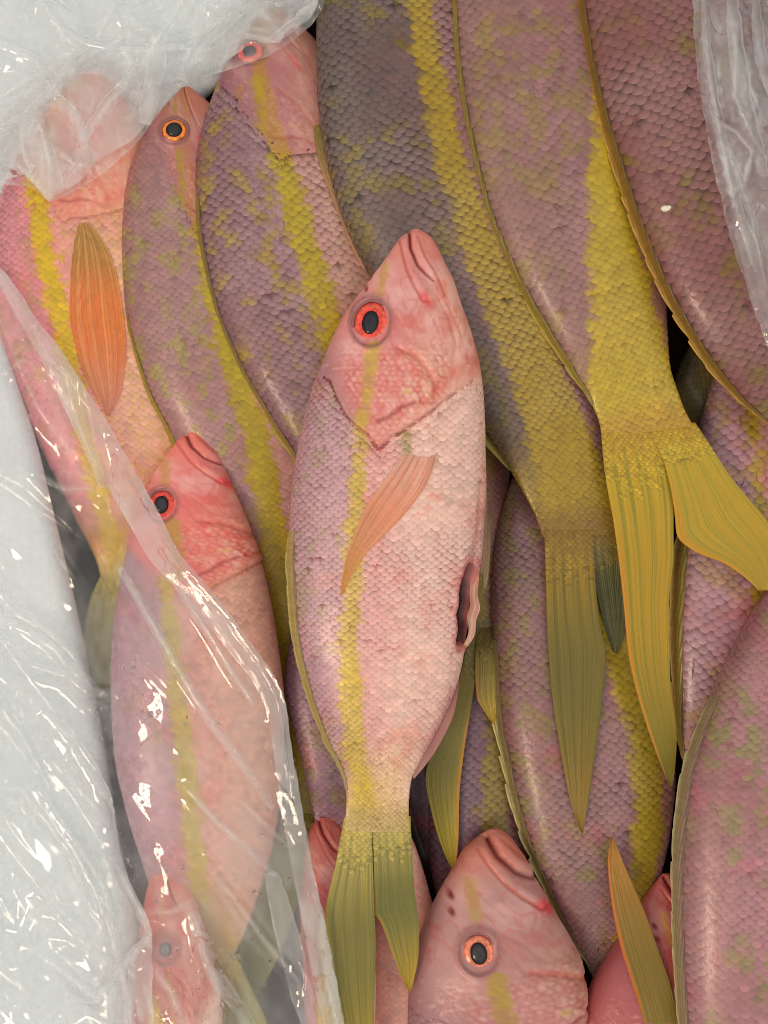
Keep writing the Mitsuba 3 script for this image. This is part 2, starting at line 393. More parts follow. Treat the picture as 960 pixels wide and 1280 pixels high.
        c = g_ + (1.04 if p['belly'][0] > 235 else 1.2) * (c - g_)
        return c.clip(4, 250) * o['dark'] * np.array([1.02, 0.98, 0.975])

    def interp(self, A, si, ti):
        return np.stack([map_coordinates(A[..., k], [si, ti], order=1, mode='nearest') for k in range(A.shape[-1])], -1)

    def add_scales(self, size, contrast, net, lift):
        sl, sw = size
        nu = int(np.sum(self.th < 1.12 * np.pi))
        arc = np.zeros((len(self.s), nu))
        arc[:, 1:] = np.cumsum(np.linalg.norm(np.diff(self.P[:, :nu], axis=1), axis=-1), 1) / K
        mid_i = np.argmin(np.abs(self.th[:nu] - np.pi / 2))
        arc -= arc[:, [mid_i]]
        hmax = self.hl.max()
        sc_of = lambda s: (np.interp(s, self.s, self.hl) / hmax).clip(0.2, 1) ** 0.55
        rows, s, r = [], 6.0, 0
        while s < self.len - 2:
            rows.append((s, r)); s += sl * float(0.35 + 0.65 * sc_of(s)); r += 1
        cs, cn, cr, k0 = [], [], [], []
        for s, r in rows:
            f = float(sc_of(s)); i = np.interp(s, self.s, np.arange(len(self.s)))
            a = arc[int(i)]
            lo, hi = a[0], a[-1]
            nn = np.arange(int(lo / (sw * f)) - 1, int(hi / (sw * f)) + 2) + (0.5 if r % 2 else 0.0)
            nn = nn[(nn * sw * f > lo) & (nn * sw * f < hi)]
            cs.append(np.full(len(nn), s)); cn.append(nn); k0.append(np.full(len(nn), f)); cr.append(np.full(len(nn), r))
        cs, cn, kf = map(np.concatenate, (cs, cn, k0))
        cs = cs + R.normal(0, 0.10, len(cs)) * sl + 5.0 * (nz(cs, cn * 14, 55, 17, 2) - 0.5)
        cn = cn + R.normal(0, 0.05, len(cn)) + 0.9 * (nz(cs, cn * 14, 60, 18, 2) - 0.5)
        # template: along (a), across (b), lift, shade
        tpl = np.array([(-0.80, -0.36, -0.6, 0.0), (-0.80, 0.36, -0.6, 0.0),
                        (-0.22, -0.58, -0.20, 0.0), (-0.22, -0.20, 0.05, 0.08), (-0.22, 0.20, 0.05, 0.08), (-0.22, 0.58, -0.20, 0.0),
                        (0.36, -0.51, 0.30, 0.30), (0.36, -0.18, 0.62, 0.75), (0.36, 0.18, 0.62, 0.75), (0.36, 0.51, 0.30, 0.30),
                        (0.64, -0.41, 0.56, 0.70), (0.64, 0.41, 0.56, 0.70), (0.85, -0.26, 0.70, 0.95), (0.85, 0.26, 0.70, 0.95), (0.97, -0.10, 0.76, 1.0), (0.97, 0.10, 0.76, 1.0)])
        fc = np.array([(0, 2, 3), (0, 3, 1), (1, 3, 4), (1, 4, 5), (2, 6, 7), (2, 7, 3), (3, 7, 8), (3, 8, 4), (4, 8, 9), (4, 9, 5), (6, 10, 7), (7, 10, 12), (7, 12, 14), (7, 14, 15), (7, 15, 8), (8, 15, 13), (8, 13, 11), (8, 11, 9)])
        rl = R.uniform(0.8, 1.2, len(cs))
        S = cs[:, None] + tpl[None, :, 0] * 1.75 * sl * (0.35 + 0.65 * kf)[:, None]
        Cc = (cn[:, None] + tpl[None, :, 1] * 1.06) * (sw * kf)[:, None]
        SI = np.interp(S, self.s, np.arange(len(self.s)))
        # arc length -> column index, per row of the grid (linear between two rows)
        i0 = np.clip(SI.astype(int), 0, len(self.s) - 2)
        TI = np.empty(S.shape)
        fl, fi, fC = i0.ravel(), SI.ravel() - i0.ravel(), Cc.ravel()
        out = np.empty(len(fl))
        for row in np.unique(fl):
            mk = fl == row
            a = arc[row] * (1 - fi[mk].mean()) + arc[row + 1] * fi[mk].mean()
            out[mk] = np.interp(fC[mk], a, np.arange(nu))
        TI = out.reshape(S.shape)
        ctr = 3
        U = self.interp(self.U, SI, TI)
        qv = map_coordinates(np.ascontiguousarray(self.q), [SI, TI], order=1, mode='nearest')
        keep = np.ones(len(cs), bool)
        small = np.zeros(len(cs), bool)
        if self.M is not None:
            Mc = self.interp(self.M, SI[:, 7], TI[:, 7])
            dy = op_dy(Mc)
            cheek = (Mc[:, 1] > 432 + 0.25 * np.abs(Mc[:, 0] - 480)) & (Mc[:, 0] > 425) & (Mc[:, 0] < 548) & (dy < -8)
            keep = ((dy > (7 if self.key == 'fish' else 4)) | (Mc[:, 1] > 660)) & (Mc[:, 1] > 440)
        vis = (U[:, 7, 0] > -40) & (U[:, 7, 0] < 1000) & (U[:, 7, 1] > -40) & (U[:, 7, 1] < 1320)
        keep &= vis
        keep &= ~self.bare(U[:, 7])
        for a_, b_, t_ in self.skip:
            keep &= ~((cs / self.len > a_ + 0.02) & (cs / self.len < b_ - 0.03) & (np.interp(TI[:, 7], np.arange(nu), self.th[:nu]) < t_ - 0.05))
        keep &= (cs < self.len - 5) | (R.random(len(cs)) < 0.8)
        P, N = self.interp(self.P, SI, TI), self.interp(self.N, SI, TI)
        edge = np.ones(len(cs))
        if self.M is not None: edge = np.where(small, 0.4, 0.12 + 0.75 * np.clip((dy - 5) / 30, 0, 1))
        h = tpl[None, :, 2] * (1.25 * lift * rl * edge * kf ** 0.5 * sl / 5)[:, None]
        slime = np.clip(0.25 + 1.7 * (nz(U[:, 7, 0], U[:, 7, 1], 85, 46, 2) - 0.2), 0.3, 1.25)
        h = h * slime[:, None]
        keep &= R.random(len(cs)) > 0.008
        h = h + tpl[None, :, 1] * R.normal(0, 0.32, (len(cs), 1)) * lift * edge[:, None]
        V = P + N * (h * K)[..., None]
        jit = R.normal(0, 3.2, (len(cs), 2))
        c0 = self.color(U[:, 7] + jit, S[:, 7] + jit[:, 1], qv[:, 7] + jit[:, 0] / np.interp(cs, self.s, self.hl).clip(8), self.interp(self.M, SI[:, 7], TI[:, 7]) if self.M is not None else None)
        c1 = self.color(U, S, qv, self.interp(self.M, SI, TI) if self.M is not None else None)
        c = 0.62 * c0[:, None] + 0.38 * c1
        c = c * R.normal(1.0, 0.035, (len(cs), 1, 1))
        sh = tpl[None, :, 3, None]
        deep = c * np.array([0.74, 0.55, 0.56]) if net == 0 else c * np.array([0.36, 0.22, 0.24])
        rim = c + (np.array([242, 226, 224.0]) - c) * 0.30  # pale scale edge, whitened further to paint in glints
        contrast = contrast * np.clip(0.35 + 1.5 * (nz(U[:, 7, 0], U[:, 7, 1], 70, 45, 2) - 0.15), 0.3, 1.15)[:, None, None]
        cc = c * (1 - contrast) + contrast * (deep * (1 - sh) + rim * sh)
        idx = np.where(keep)[0]
        nv = len(tpl)
        F = (fc[None] + (np.arange(len(idx)) * nv)[:, None, None]).reshape(-1, 3)
        # face the way the body faces
        if self.flip(V[idx[len(idx) // 2]], fc, N[idx[len(idx) // 2]]): F = F[:, ::-1]
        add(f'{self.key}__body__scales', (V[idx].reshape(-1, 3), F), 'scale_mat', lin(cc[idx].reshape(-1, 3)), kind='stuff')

    def bare(self, U):
        return np.zeros(len(U), bool)

    @staticmethod
    def flip(V, fc, N):
        a, b, c = V[fc[6]]
        return np.dot(np.cross(b - a, c - a), N[7]) < 0

    def surf(self, x, y, off=0.0):
        """World position and normal on the upper surface at layout points, raised by off."""
        if self.tree is None:
            k = np.where(self.upmask)[0]
            self.tk = (self.U[:, k].reshape(-1, 2), self.P[:, k].reshape(-1, 3), self.N[:, k].reshape(-1, 3))
            self.tree = cKDTree(self.tk[0])
        p = np.stack([np.asarray(x, float).ravel(), np.asarray(y, float).ravel()], -1)
        d, i = self.tree.query(p, k=4)
        wt = 1 / (d + 0.3) ** 2
        wt /= wt.sum(1, keepdims=True)
        P = (self.tk[1][i] * wt[..., None]).sum(1)
        N = (self.tk[2][i] * wt[..., None]).sum(1)
        N /= np.linalg.norm(N, axis=1, keepdims=True)
        return (P + N * (np.asarray(off) * K if np.ndim(off) == 0 else np.asarray(off).ravel()[:, None] * K)).reshape(np.shape(x) + (3,)), N.reshape(np.shape(x) + (3,))

    # ---- parts
    def eye(self, cx, cy, ra, rb, pa, pb, iris=(226, 74, 58), rim=(236, 120, 84), pupil=(26, 24, 34), ang=0.0, tilt_in=0.0, dx=0, dy=0, proud=2.5, haze=0.25):
        P, N = self.surf(np.array([cx]), np.array([cy]))
        P, N = P[0], N[0]
        N = N * 0.6 + np.array([0, 0, 0.4]); N /= np.linalg.norm(N)
        a = np.array([math.sin(ang), math.cos(ang), 0.0]); a -= N * (a @ N); a /= np.linalg.norm(a)
        b = np.cross(a, N)
        key = add(f'{self.key}__eye', self.dome(P, N, a, b, ra * 1.0, rb * 1.0, proud - 3.5, proud + 3.0, 40, 72), 'eye_mat',
                  self.ringcol([(0, iris), (0.62, iris), (0.80, rim), (0.90, iris), (0.97, (150, 60, 52)), (1, (96, 60, 60))], 40, 72))
        o = P + a * dy * K + b * dx * K
        add(f'{key}__pupil', self.dome(o, N, a, b, pa, pb, proud + 1.2, proud + 5.6, 24, 48), 'eye_mat',
            self.ringcol([(0, tuple(np.array(pupil) * 0.5 + haze * 70)), (0.5, tuple(np.array(pupil) + haze * 40)), (0.85, tuple(np.array(pupil) * 0.4)), (1, (14, 10, 14))], 24, 48))
        t = np.linspace(0, 2 * np.pi, 72, endpoint=False)
        ring = P + (a[None] * np.cos(t)[:, None] * ra * 1.06 + b[None] * np.sin(t)[:, None] * rb * 1.06) * K + N * (proud - 2.2) * K
        ph = np.linspace(0, 2 * np.pi, 10, endpoint=False)
        rad = (ring - P) / np.linalg.norm(ring - P, axis=1, keepdims=True)
        V = ring[:, None] + (rad[:, None] * np.cos(ph)[None, :, None] * 1.9 + N[None, None] * np.sin(ph)[None, :, None] * 1.7) * K
        F = grid_faces(73, 10, True) % (72 * 10)
        add(f'{key}__eyelid', (V.reshape(-1, 3), F), 'skin_mat', lin(np.tile(np.array([150, 96, 92.0]), (720, 1)) * (0.9 + 0.2 * R.random((720, 1)))))

    @staticmethod
    def dome(P, N, a, b, ra, rb, h0, h1, n, m):
        r = np.linspace(0, 1, n)[:, None]; t = np.linspace(0, 2 * np.pi, m, endpoint=False)[None]
        h = h0 + (h1 - h0) * np.sqrt(np.clip(1 - r ** 2 * 0.98, 0, 1)) + 0 * t
        V = P + ((r * np.cos(t))[..., None] * a * ra + (r * np.sin(t))[..., None] * b * rb + h[..., None] * N) * K
        return V.reshape(-1, 3), grid_faces(n, m, True)

    @staticmethod
    def ringcol(stops, n, m):
        r = np.linspace(0, 1, n)
        c = np.stack([np.interp(r, [s[0] for s in stops], [s[1][k] for s in stops]) for k in range(3)], -1)
        t = np.arange(m)
        jit = 0.80 + 0.36 * meshkit.noise(np.stack([np.repeat(r, m) * 6, np.tile(t, n) * 0.6, np.zeros(n * m)], -1), 3)
        return lin(np.repeat(c, m, 0) * jit[:, None])

    def fin(self, part, left, right, w=None, on=None, off=1.5, rays=16, n=90, m=110, ridge=0.8, thick=1.2, col=None, label=None, curl=0.0, fray=0.0, parent=None, sink=None, mat='fin_mat'):
        sink = (1.5 if part == 'tail_fin' else 0.0) if sink is None else sink
        """A fin as a thin ruled sheet between two edge lines, its rays standing proud."""
        def resample(pl):
            pl = np.array(pl, float)
            d = np.r_[0, np.cumsum(np.hypot(*np.diff(pl, axis=0).T))]
            return PchipInterpolator(d / d[-1], pl)(np.linspace(0, 1, n))
        Lp, Rp = resample(left), resample(right)
        t, u = np.meshgrid(np.linspace(0, 1, n), np.linspace(0, 1, m), indexing='ij')
        X = Lp[:, None, 0] * (1 - u) + Rp[:, None, 0] * u
        Y = Lp[:, None, 1] * (1 - u) + Rp[:, None, 1] * u
        nr = nz(u * 300, t * 14, 20, 31, 2)
        ph = (u * rays * 1.5 + 1.6 * (nr - 0.5))
        rid = 0.34 * ridge * (np.abs(np.cos(ph * np.pi)) ** 0.7 - 0.5) * (0.4 + 0.6 * sst(0, 0.25, t)) * (0.4 + 1.2 * nz(u * 300, t * 30, 30, 35, 2))
        rid = rid + 0.12 * ridge * (np.abs(np.cos(ph * 2 * np.pi)) - 0.5) * sst(0.35, 0.7, t)
        if fray: Y = Y + fray * sst(0.9, 1.0, t) * (nz(u * 200, 0 * u, 14, 33, 2) - 0.5)
        wav = 3.0 * (nz(X, Y, 55, 41, 2) - 0.5)
        if on is not None:
            V, Nn = on.surf(X, Y, off + rid + 0.8 + curl * t)
            base = V; low = V - Nn * thick * K
        else:
            wz = np.interp(t, np.linspace(0, 1, len(w)), w) + ((self.wz[-1] + 0.2 - w[0]) * (1 - sst(0.0, 0.3, t)) if part == 'tail_fin' else 0) + wav * sst(0, 0.25, t) + rid - sink * (1 - sst(0, 9.0, t * np.hypot(*(Lp[-1] - Lp[0])))) + curl * (2 * u - 1) ** 2
            base = at(X, Y, wz); low = at(X, Y, wz - thick)
            splat(np.stack([X, Y], -1), wz)
        c = col(t, u, X, Y)
        if part == 'tail_fin' and self.tb is not None: c = mixc(self.tb * self.opt['dark'] * np.array([1.04, 1.0, 0.96]), c, sst(0.0, 0.14, t + 0.05 * (nr - 0.5)))
        vein = np.abs(np.cos(ph * np.pi)) ** 2
        c = c * (0.94 + 0.09 * vein)[..., None] * (0.90 + 0.20 * nz(u * 560, t * 13, 14, 43, 3))[..., None]
        V = np.vstack([base.reshape(-1, 3), low.reshape(-1, 3)])
        F = grid_faces(n, m)
        nvt = n * m
        rim = np.r_[np.arange(m), np.arange(1, n) * m + m - 1, (n - 1) * m + np.arange(m - 2, -1, -1), np.arange(n - 2, 0, -1) * m]
        a, b = rim, np.roll(rim, -1)
        F = np.vstack([F, F[:, ::-1] + nvt, np.stack([a, a + nvt, b], 1), np.stack([b, a + nvt, b + nvt], 1)])
        cc = np.vstack([c.reshape(-1, 3)] * 2)
        if part == 'tail_fin' and self.later:
            ln = np.hypot(*(Lp[-1] - Lp[0])); wd_ = np.hypot(*(Rp[n // 12] - Lp[n // 12]))
            pitch, rowp = 7.0, 3.6
            a_, b_ = np.meshgrid(np.arange(2, 0.17 * ln + 18, rowp), np.arange(0.5, wd_ / pitch + 0.5), indexing='ij')
            b_ = b_ + 0.5 * (np.arange(len(a_)) % 2)[:, None] + R.normal(0, 0.08, b_.shape)
            aa, bb = a_.ravel(), b_.ravel() * pitch / wd_
            ok = (bb < 0.98) & (R.random(len(aa)) > sst(0.2, 1.0, (aa - 22) / (0.17 * ln) + 0.25 * (nz(bb * 60, aa * 0, 12, 88, 2) - 0.5)))
            aa, bb = aa[ok], bb[ok]
            tp = np.array([(-3.2, -2.4, 0.0, 0), (-3.2, 2.4, 0.0, 0), (0.5, -3.6, 0.35, 0.4), (0.5, 3.6, 0.35, 0.4), (0.8, 0, 0.75, 0.8), (3.0, -1.9, 0.6, 1), (3.0, 1.9, 0.6, 1), (3.9, 0, 0.6, 1)])
            fcs = np.array([(0, 2, 4), (0, 4, 1), (1, 4, 3), (2, 5, 4), (4, 5, 7), (4, 7, 6), (4, 6, 3)])
            ti_ = (aa[:, None] + tp[None, :, 0]).clip(0) / ln * (n - 1)
            ui_ = (bb[:, None] + tp[None, :, 1] / wd_).clip(0, 1) * (m - 1)
            SV = self.interp(base, ti_, ui_); SV[..., 2] += (tp[None, :, 2] + 0.5) * K
            SC = self.interp(c, ti_, ui_) * 0.8 + 0.2 * c[0].mean(0)
            SC = SC * (0.84 + 0.30 * tp[None, :, 3])[..., None] * R.normal(1, 0.04, (len(aa), 1, 1))
            FF = (fcs[None] + (np.arange(len(aa)) * len(tp))[:, None, None]).reshape(-1, 3)
            k_ = add(f'{self.key}__tail_fin', (V, F), 'fin_mat', lin(cc), smooth=True, label=label)
            add(f'{k_}__scales', (SV.reshape(-1, 3), FF), 'scale_mat', lin(SC.reshape(-1, 3)), kind='stuff')
            return k_
        return add(f'{parent or self.key}__{part}', (V, F), mat, lin(cc), smooth=True, label=label)

    def dorsal(self, s0, s1, width, col, th0=0.30, rise=0.7, teeth=14, name='dorsal_fin', side=0):
        """The folded fin along the back (side 0) as a ribbon with spine points on its free edge."""
        n, m = 320, 22
        if side == 0: self.skip.append((s0, s1, th0))
        s = np.linspace(s0, s1, n) * self.len
        si = np.interp(s, self.s, np.arange(len(self.s)))
        tb = np.interp(th0, self.th[:60], np.arange(60)) if side == 0 else np.interp(np.pi - th0, self.th[:int(len(self.th) * .78)], np.arange(int(len(self.th) * .78)))
        te = np.interp(0.02, self.th[:60], np.arange(60)) if side == 0 else np.interp(np.pi - 0.02, self.th[:int(len(self.th) * .78)], np.arange(int(len(self.th) * .78)))
        B, E = self.interp(self.P, si, np.full(n, tb)), self.interp(self.P, si, np.full(n, te))
        Nb, Ne = self.interp(self.N, si, np.full(n, tb)), self.interp(self.N, si, np.full(n, te))
        hn = np.stack([np.interp(s, self.s, self.hp[:, 0] / np.maximum(self.hl, 1e-6)), -np.interp(s, self.s, self.hp[:, 1] / np.maximum(self.hl, 1e-6)), 0 * s], -1) * (-1 if side == 0 else 1)
        x = np.linspace(0, 1, n)
        prof = np.minimum(1, np.minimum(x / 0.12, (1 - x) / 0.18)) ** 0.7
        rr_ = np.random.default_rng(len(self.key) + int(self.len))
        kn = np.sort(np.r_[0, (np.arange(1, max(teeth, 1)) + rr_.uniform(-0.3, 0.3, max(teeth, 1) - 1)) / max(teeth, 1), 1.0001])
        ki = np.clip(np.searchsorted(kn, x, side='right') - 1, 0, len(kn) - 2)
        fr = (x - kn[ki]) / (kn[ki + 1] - kn[ki])
        saw = (1 - rr_.uniform(0.15, 0.55, len(kn))[ki] * fr ** 1.5) if teeth else 1.0
        wd = width * prof * saw
        v = np.linspace(0, 1, m)
        O = E + hn * (wd * K)[:, None] + np.array([0, 0, 1.0]) * K * 1.0
        vb = np.clip(v / 0.8, 0, 1)
        TI = tb + (te - tb) * vb[None]
        SB = np.broadcast_to(si[:, None], (n, m))
        base, nb = self.interp(self.P, SB, np.broadcast_to(TI, (n, m))), self.interp(self.N, SB, np.broadcast_to(TI, (n, m)))
        ext = np.clip((v - 0.7) / 0.3, 0, 1)
        offv = (0.3 + rise * sst(0, 0.25, v))[None] * (0.15 + 0.85 * prof)[:, None]
        V = base + nb * (offv * K)[..., None] + hn[:, None] * (wd[:, None] * ext[None] * K)[..., None]
        ray = np.abs(np.cos(np.pi * (x[:, None] * (s1 - s0) * self.len / 34.0 - 5.0 * v[None] + 1.2 * (nz(x * 90, 0 * x, 9, 78, 2) - 0.5)[:, None])))
        V = V + nb * (0.6 * K * ray)[..., None]
        low = V - np.array([0, 0, 1.0]) * K * 1.3
        X, Vv = np.meshgrid(x, v, indexing='ij')
        c = mixc(np.array(col[0], float), np.array(col[1], float), Vv)
        c = mixc(c, np.array(col[2], float), 0.8 * sst(0.86, 0.97, Vv))
        c = c * (0.80 + 0.22 * nz(X * self.len, Vv * 8 + X * self.len * 0.5, 7, 77, 3) + 0.16 * ray)[..., None] * (0.72 + 0.28 * sst(0.0, 0.22, Vv))[..., None]
        F = grid_faces(n, m); nvt = n * m
        rim = np.r_[np.arange(m), np.arange(1, n) * m + m - 1, (n - 1) * m + np.arange(m - 2, -1, -1), np.arange(n - 2, 0, -1) * m]
        a, b = rim, np.roll(rim, -1)
        F = np.vstack([F, F[:, ::-1] + nvt, np.stack([a, a + nvt, b], 1), np.stack([b, a + nvt, b + nvt], 1)])
        add(f'{self.key}__{name}', (np.vstack([V.reshape(-1, 3), low.reshape(-1, 3)]), F), 'fin_mat', lin(np.vstack([c.reshape(-1, 3)] * 2)))


def tailcol(base, mid, tip, edge_l=None, edge_r=None, streak=(110, 104, 40), amount=0.5):
    base, mid, tip, streak = (np.array(v, float) for v in (base, mid, tip, streak))
    def f(t, u, X, Y):
        c = mixc(base, mid, sst(0.05, 0.45, t)); c = mixc(c, tip, sst(0.5, 1.0, t))
        c = mixc(c, streak, amount * sst(0.42, 0.72, nz(u * 420, t * 22, 16, 51, 4)))
        if edge_l is not None: c = mixc(c, np.array(edge_l, float), 0.85 * sst(0.18, 0.5, t) * (1 - sst(0.02, 0.16, u)))
        if edge_r is not None: c = mixc(c, np.array(edge_r, float), 0.85 * sst(0.18, 0.5, t) * (1 - sst(0.02, 0.16, 1 - u)))
        return c
    return f


def P_(base, **k):
    return {**base, **k}


OLIVE = (150, 132, 34)
# ------------------------------------------------------------------ deep layer first (the lower ones are partly covered)
f = Fish('fish_001', 'pink fish lying deep at the right, crossed by the broad forked yellow tail', [(905, 440, 1000, 430), (882, 500, 1012, 500), (862, 590, 1015, 600), (846, 680, 1004, 700), (841, 760, 990, 790), (843, 850, 960, 880), (849, 920, 930, 950), (858, 980, 915, 1000)],
         [-118, -112, -112], P_(PURPLE, back=(176, 134, 146), flank=(198, 148, 158), under=(205, 150, 150), spot=(176, 140, 60)), tilt=6, scale=(6.54, 17), dark=0.9, lift=0.72, contrast=0.75, net=1, stripe=[(930, 500), (940, 700), (900, 950)], shw=6, spots=0.5)
f.dorsal(0.42, 0.95, 7, [(150, 130, 60), (170, 130, 50), (205, 180, 110)], th0=0.5, teeth=6)

f = Fish('fish_002', 'dark olive tail end of a fish in the black gap beside the yellow tail stalk', [(960, 300, 1030, 380), (905, 380, 975, 450), (858, 440, 920, 510), (842, 480, 896, 540), (832, 520, 885, 565)],
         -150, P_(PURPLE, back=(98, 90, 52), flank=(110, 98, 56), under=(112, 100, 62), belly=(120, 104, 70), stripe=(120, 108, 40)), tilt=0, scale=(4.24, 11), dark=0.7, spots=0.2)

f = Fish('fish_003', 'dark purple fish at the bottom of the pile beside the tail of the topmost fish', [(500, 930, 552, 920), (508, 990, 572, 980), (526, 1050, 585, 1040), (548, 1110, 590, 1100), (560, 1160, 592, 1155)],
         -165, P_(PURPLE, back=(92, 66, 84), flank=(120, 96, 122), under=(120, 80, 86), belly=(128, 92, 92)), tilt=4, scale=(4.24, 11), dark=0.7, spots=0.0, stripe=[(560, 930), (580, 1100)], shw=0.1)

f = Fish('fish_004', 'pale pink belly showing through the fork of the front tail at the bottom edge', [(492, 1020, 500, 1020), (482, 1060, 520, 1060), (468, 1120, 538, 1120), (460, 1190, 556, 1190), (458, 1290, 556, 1290), (468, 1400, 545, 1400)],
         -128, P_(PALE, back=(206, 150, 146), flank=(216, 164, 154), under=(222, 172, 160), belly=(226, 180, 164)), tilt=0, spots=0, stripe=[(440, 1050), (440, 1300)], shw=0.1, scale=(3.85, 10), contrast=0.3, lift=0.6)

f = Fish('fish_005', 'fish under the topmost one with a thin orange-edged yellow tail pointing down', [(566, 470, 640, 470), (572, 560, 640, 560), (578, 640, 632, 640), (584, 720, 622, 720), (586, 790, 620, 786)],
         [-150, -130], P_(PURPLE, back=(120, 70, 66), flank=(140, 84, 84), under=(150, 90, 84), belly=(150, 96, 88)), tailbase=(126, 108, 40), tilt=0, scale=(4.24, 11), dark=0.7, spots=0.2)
tk = f.key + '__tail_fin'
c = tailcol((132, 112, 40), (120, 108, 40), (196, 168, 30), edge_r=(196, 128, 30), streak=(96, 96, 40))
f.fin('tail_fin', [(586, 780), (574, 850), (546, 925), (532, 972), (540, 1018), (552, 1058), (565, 1087)], [(604, 784), (594, 850), (588, 890), (580, 940), (574, 1000), (573, 1050), (569, 1087)], w=[-118, -104, -108, -112], rays=12, col=c, label='yellow tail lobe tapering to a point above the gaping head')
f.fin('tail_fin', [(596, 784), (594, 840), (596, 872), (606, 890), (616, 905)], [(622, 780), (626, 830), (624, 870), (621, 890), (618, 905)], w=[-119, -108, -112], rays=8, col=tailcol((112, 98, 32), (140, 120, 36), (186, 150, 32), edge_l=(180, 120, 30), streak=(90, 84, 30)))

f = Fish('fish_006', 'purple fish with a yellow stripe seen behind the gaping head', [(566, 830, 640, 830), (548, 900, 672, 890), (536, 980, 680, 970), (536, 1060, 676, 1050), (552, 1150, 660, 1140), (570, 1240, 640, 1230)],
         -158, P_(PURPLE, back=(112, 78, 96), flank=(132, 92, 112), under=(150, 92, 96), belly=(160, 104, 100), stripe=(150, 132, 26)), tilt=4, scale=(5.39, 14), dark=0.8, lift=0.72, contrast=0.8, net=1, stripe=[(617, 880, 15), (614, 960, 17), (611, 1060, 17), (610, 1120, 14)], spots=0.1)

# ------------------------------------------------------------------ left-hand group
f = Fish('fish_007', 'pink fish at the far left with a long orange fin on its flank', [(100, 95, 125, 92), (70, 130, 152, 120), (35, 180, 176, 162), (10, 240, 196, 215), (-4, 300, 212, 280), (-8, 360, 226, 345), (5, 430, 240, 420), (30, 500, 250, 495), (60, 570, 254, 565), (92, 640, 244, 640), (116, 690, 212, 690), (128, 730, 186, 735)],
         [-96, -92, -100, -112], P_(PALE, back=(190, 128, 136), flank=(208, 138, 144), under=(216, 150, 148), belly=(226, 184, 156), stripe=(196, 172, 26), head=(214, 146, 136), red=(210, 90, 88)), tailbase=(186, 168, 70), tilt=10, stripe=[(54, 240, 12), (62, 300, 11), (76, 370, 11), (93, 440, 12), (112, 540, 9), (134, 640, 11), (148, 715, 14)],
         scale=(4.43, 11.5), lift=0.7, contrast=0.55, spots=0.35, lines=0.5, headmix=0.75, n=330, m=190, head=[(112, 92), (72, 165), (88, 290)], ped=0.6)
f.fin('pectoral_fin', [(107, 290), (99, 340), (97, 395), (106, 450), (124, 495), (140, 522)], [(119, 290), (143, 325), (157, 380), (163, 440), (158, 490), (143, 524)], on=f, off=1.6, rays=13, mat='membrane_mat', col=tailcol((190, 150, 66), (250, 146, 64), (236, 160, 140), streak=(250, 200, 120), amount=0.6), label='long orange fin fanned on the pink flank', ridge=1.2)
f.fin('tail_fin', [(128, 715), (110, 760), (100, 830), (92, 900)], [(158, 715), (160, 760), (150, 820), (120, 890)], w=[-108, -104, -110], rays=12, col=tailcol((186, 170, 70), (170, 158, 70), (160, 150, 70)))

f = Fish('fish_008', 'mauve fish with an orange-rimmed eye peeping out below the upper plastic', [(228, 110, 238, 109), (206, 135, 262, 128), (188, 160, 284, 150), (172, 195, 302, 185), (160, 240, 324, 225), (155, 300, 346, 275), (157, 360, 368, 330), (165, 420, 388, 385), (185, 485, 404, 450), (215, 545, 416, 520), (245, 610, 424, 590), (282, 680, 428, 665), (318, 750, 428, 740), (342, 820, 428, 815), (358, 890, 424, 885), (368, 960, 418, 960), (374, 1020, 414, 1020)],
         [-92, -86, -96, -140, -160], P_(PALE, back=(150, 114, 112), flank=(170, 134, 136), under=(190, 148, 150), belly=(206, 160, 148), head=(190, 136, 128), jaw=(204, 150, 138), nape=(176, 132, 136), lip=(206, 132, 108), red=(178, 96, 92), stripe=(170, 156, 18)), tailbase=(150, 136, 46), tilt=10,
         stripe=[(236, 200, 5), (243, 250, 8), (262, 340, 12), (286, 430, 15), (311, 520, 16), (331, 600, 16), (345, 680, 16), (354, 760, 17), (372, 860, 16), (384, 960, 14), (392, 1010, 12)], scale=(4.62, 12), dark=0.94, lift=0.7, contrast=0.5, spots=0.75, eye=(221, 172, 15.5, 16.5), headmix=0.85, n=330, m=190, head=[(233, 106), (221, 172), (248, 300)], ped=0.7)
f.eye(221, 172, 15.5, 16.5, 10, 10.5, iris=(232, 112, 36), rim=(246, 160, 70), pupil=(22, 30, 34), ang=-0.15)
f.dorsal(0.30, 0.66, 6, [(150, 130, 60), (150, 132, 40), (160, 142, 60)], th0=0.35, teeth=5)
f.fin('tail_fin', [(368, 1010), (340, 1050), (318, 1100), (300, 1180), (296, 1260)], [(392, 1016), (388, 1070), (372, 1130), (346, 1200), (310, 1262)], w=[-150, -120, -100, -96], rays=14, col=tailcol((150, 138, 50), (126, 124, 62), (150, 140, 50)))

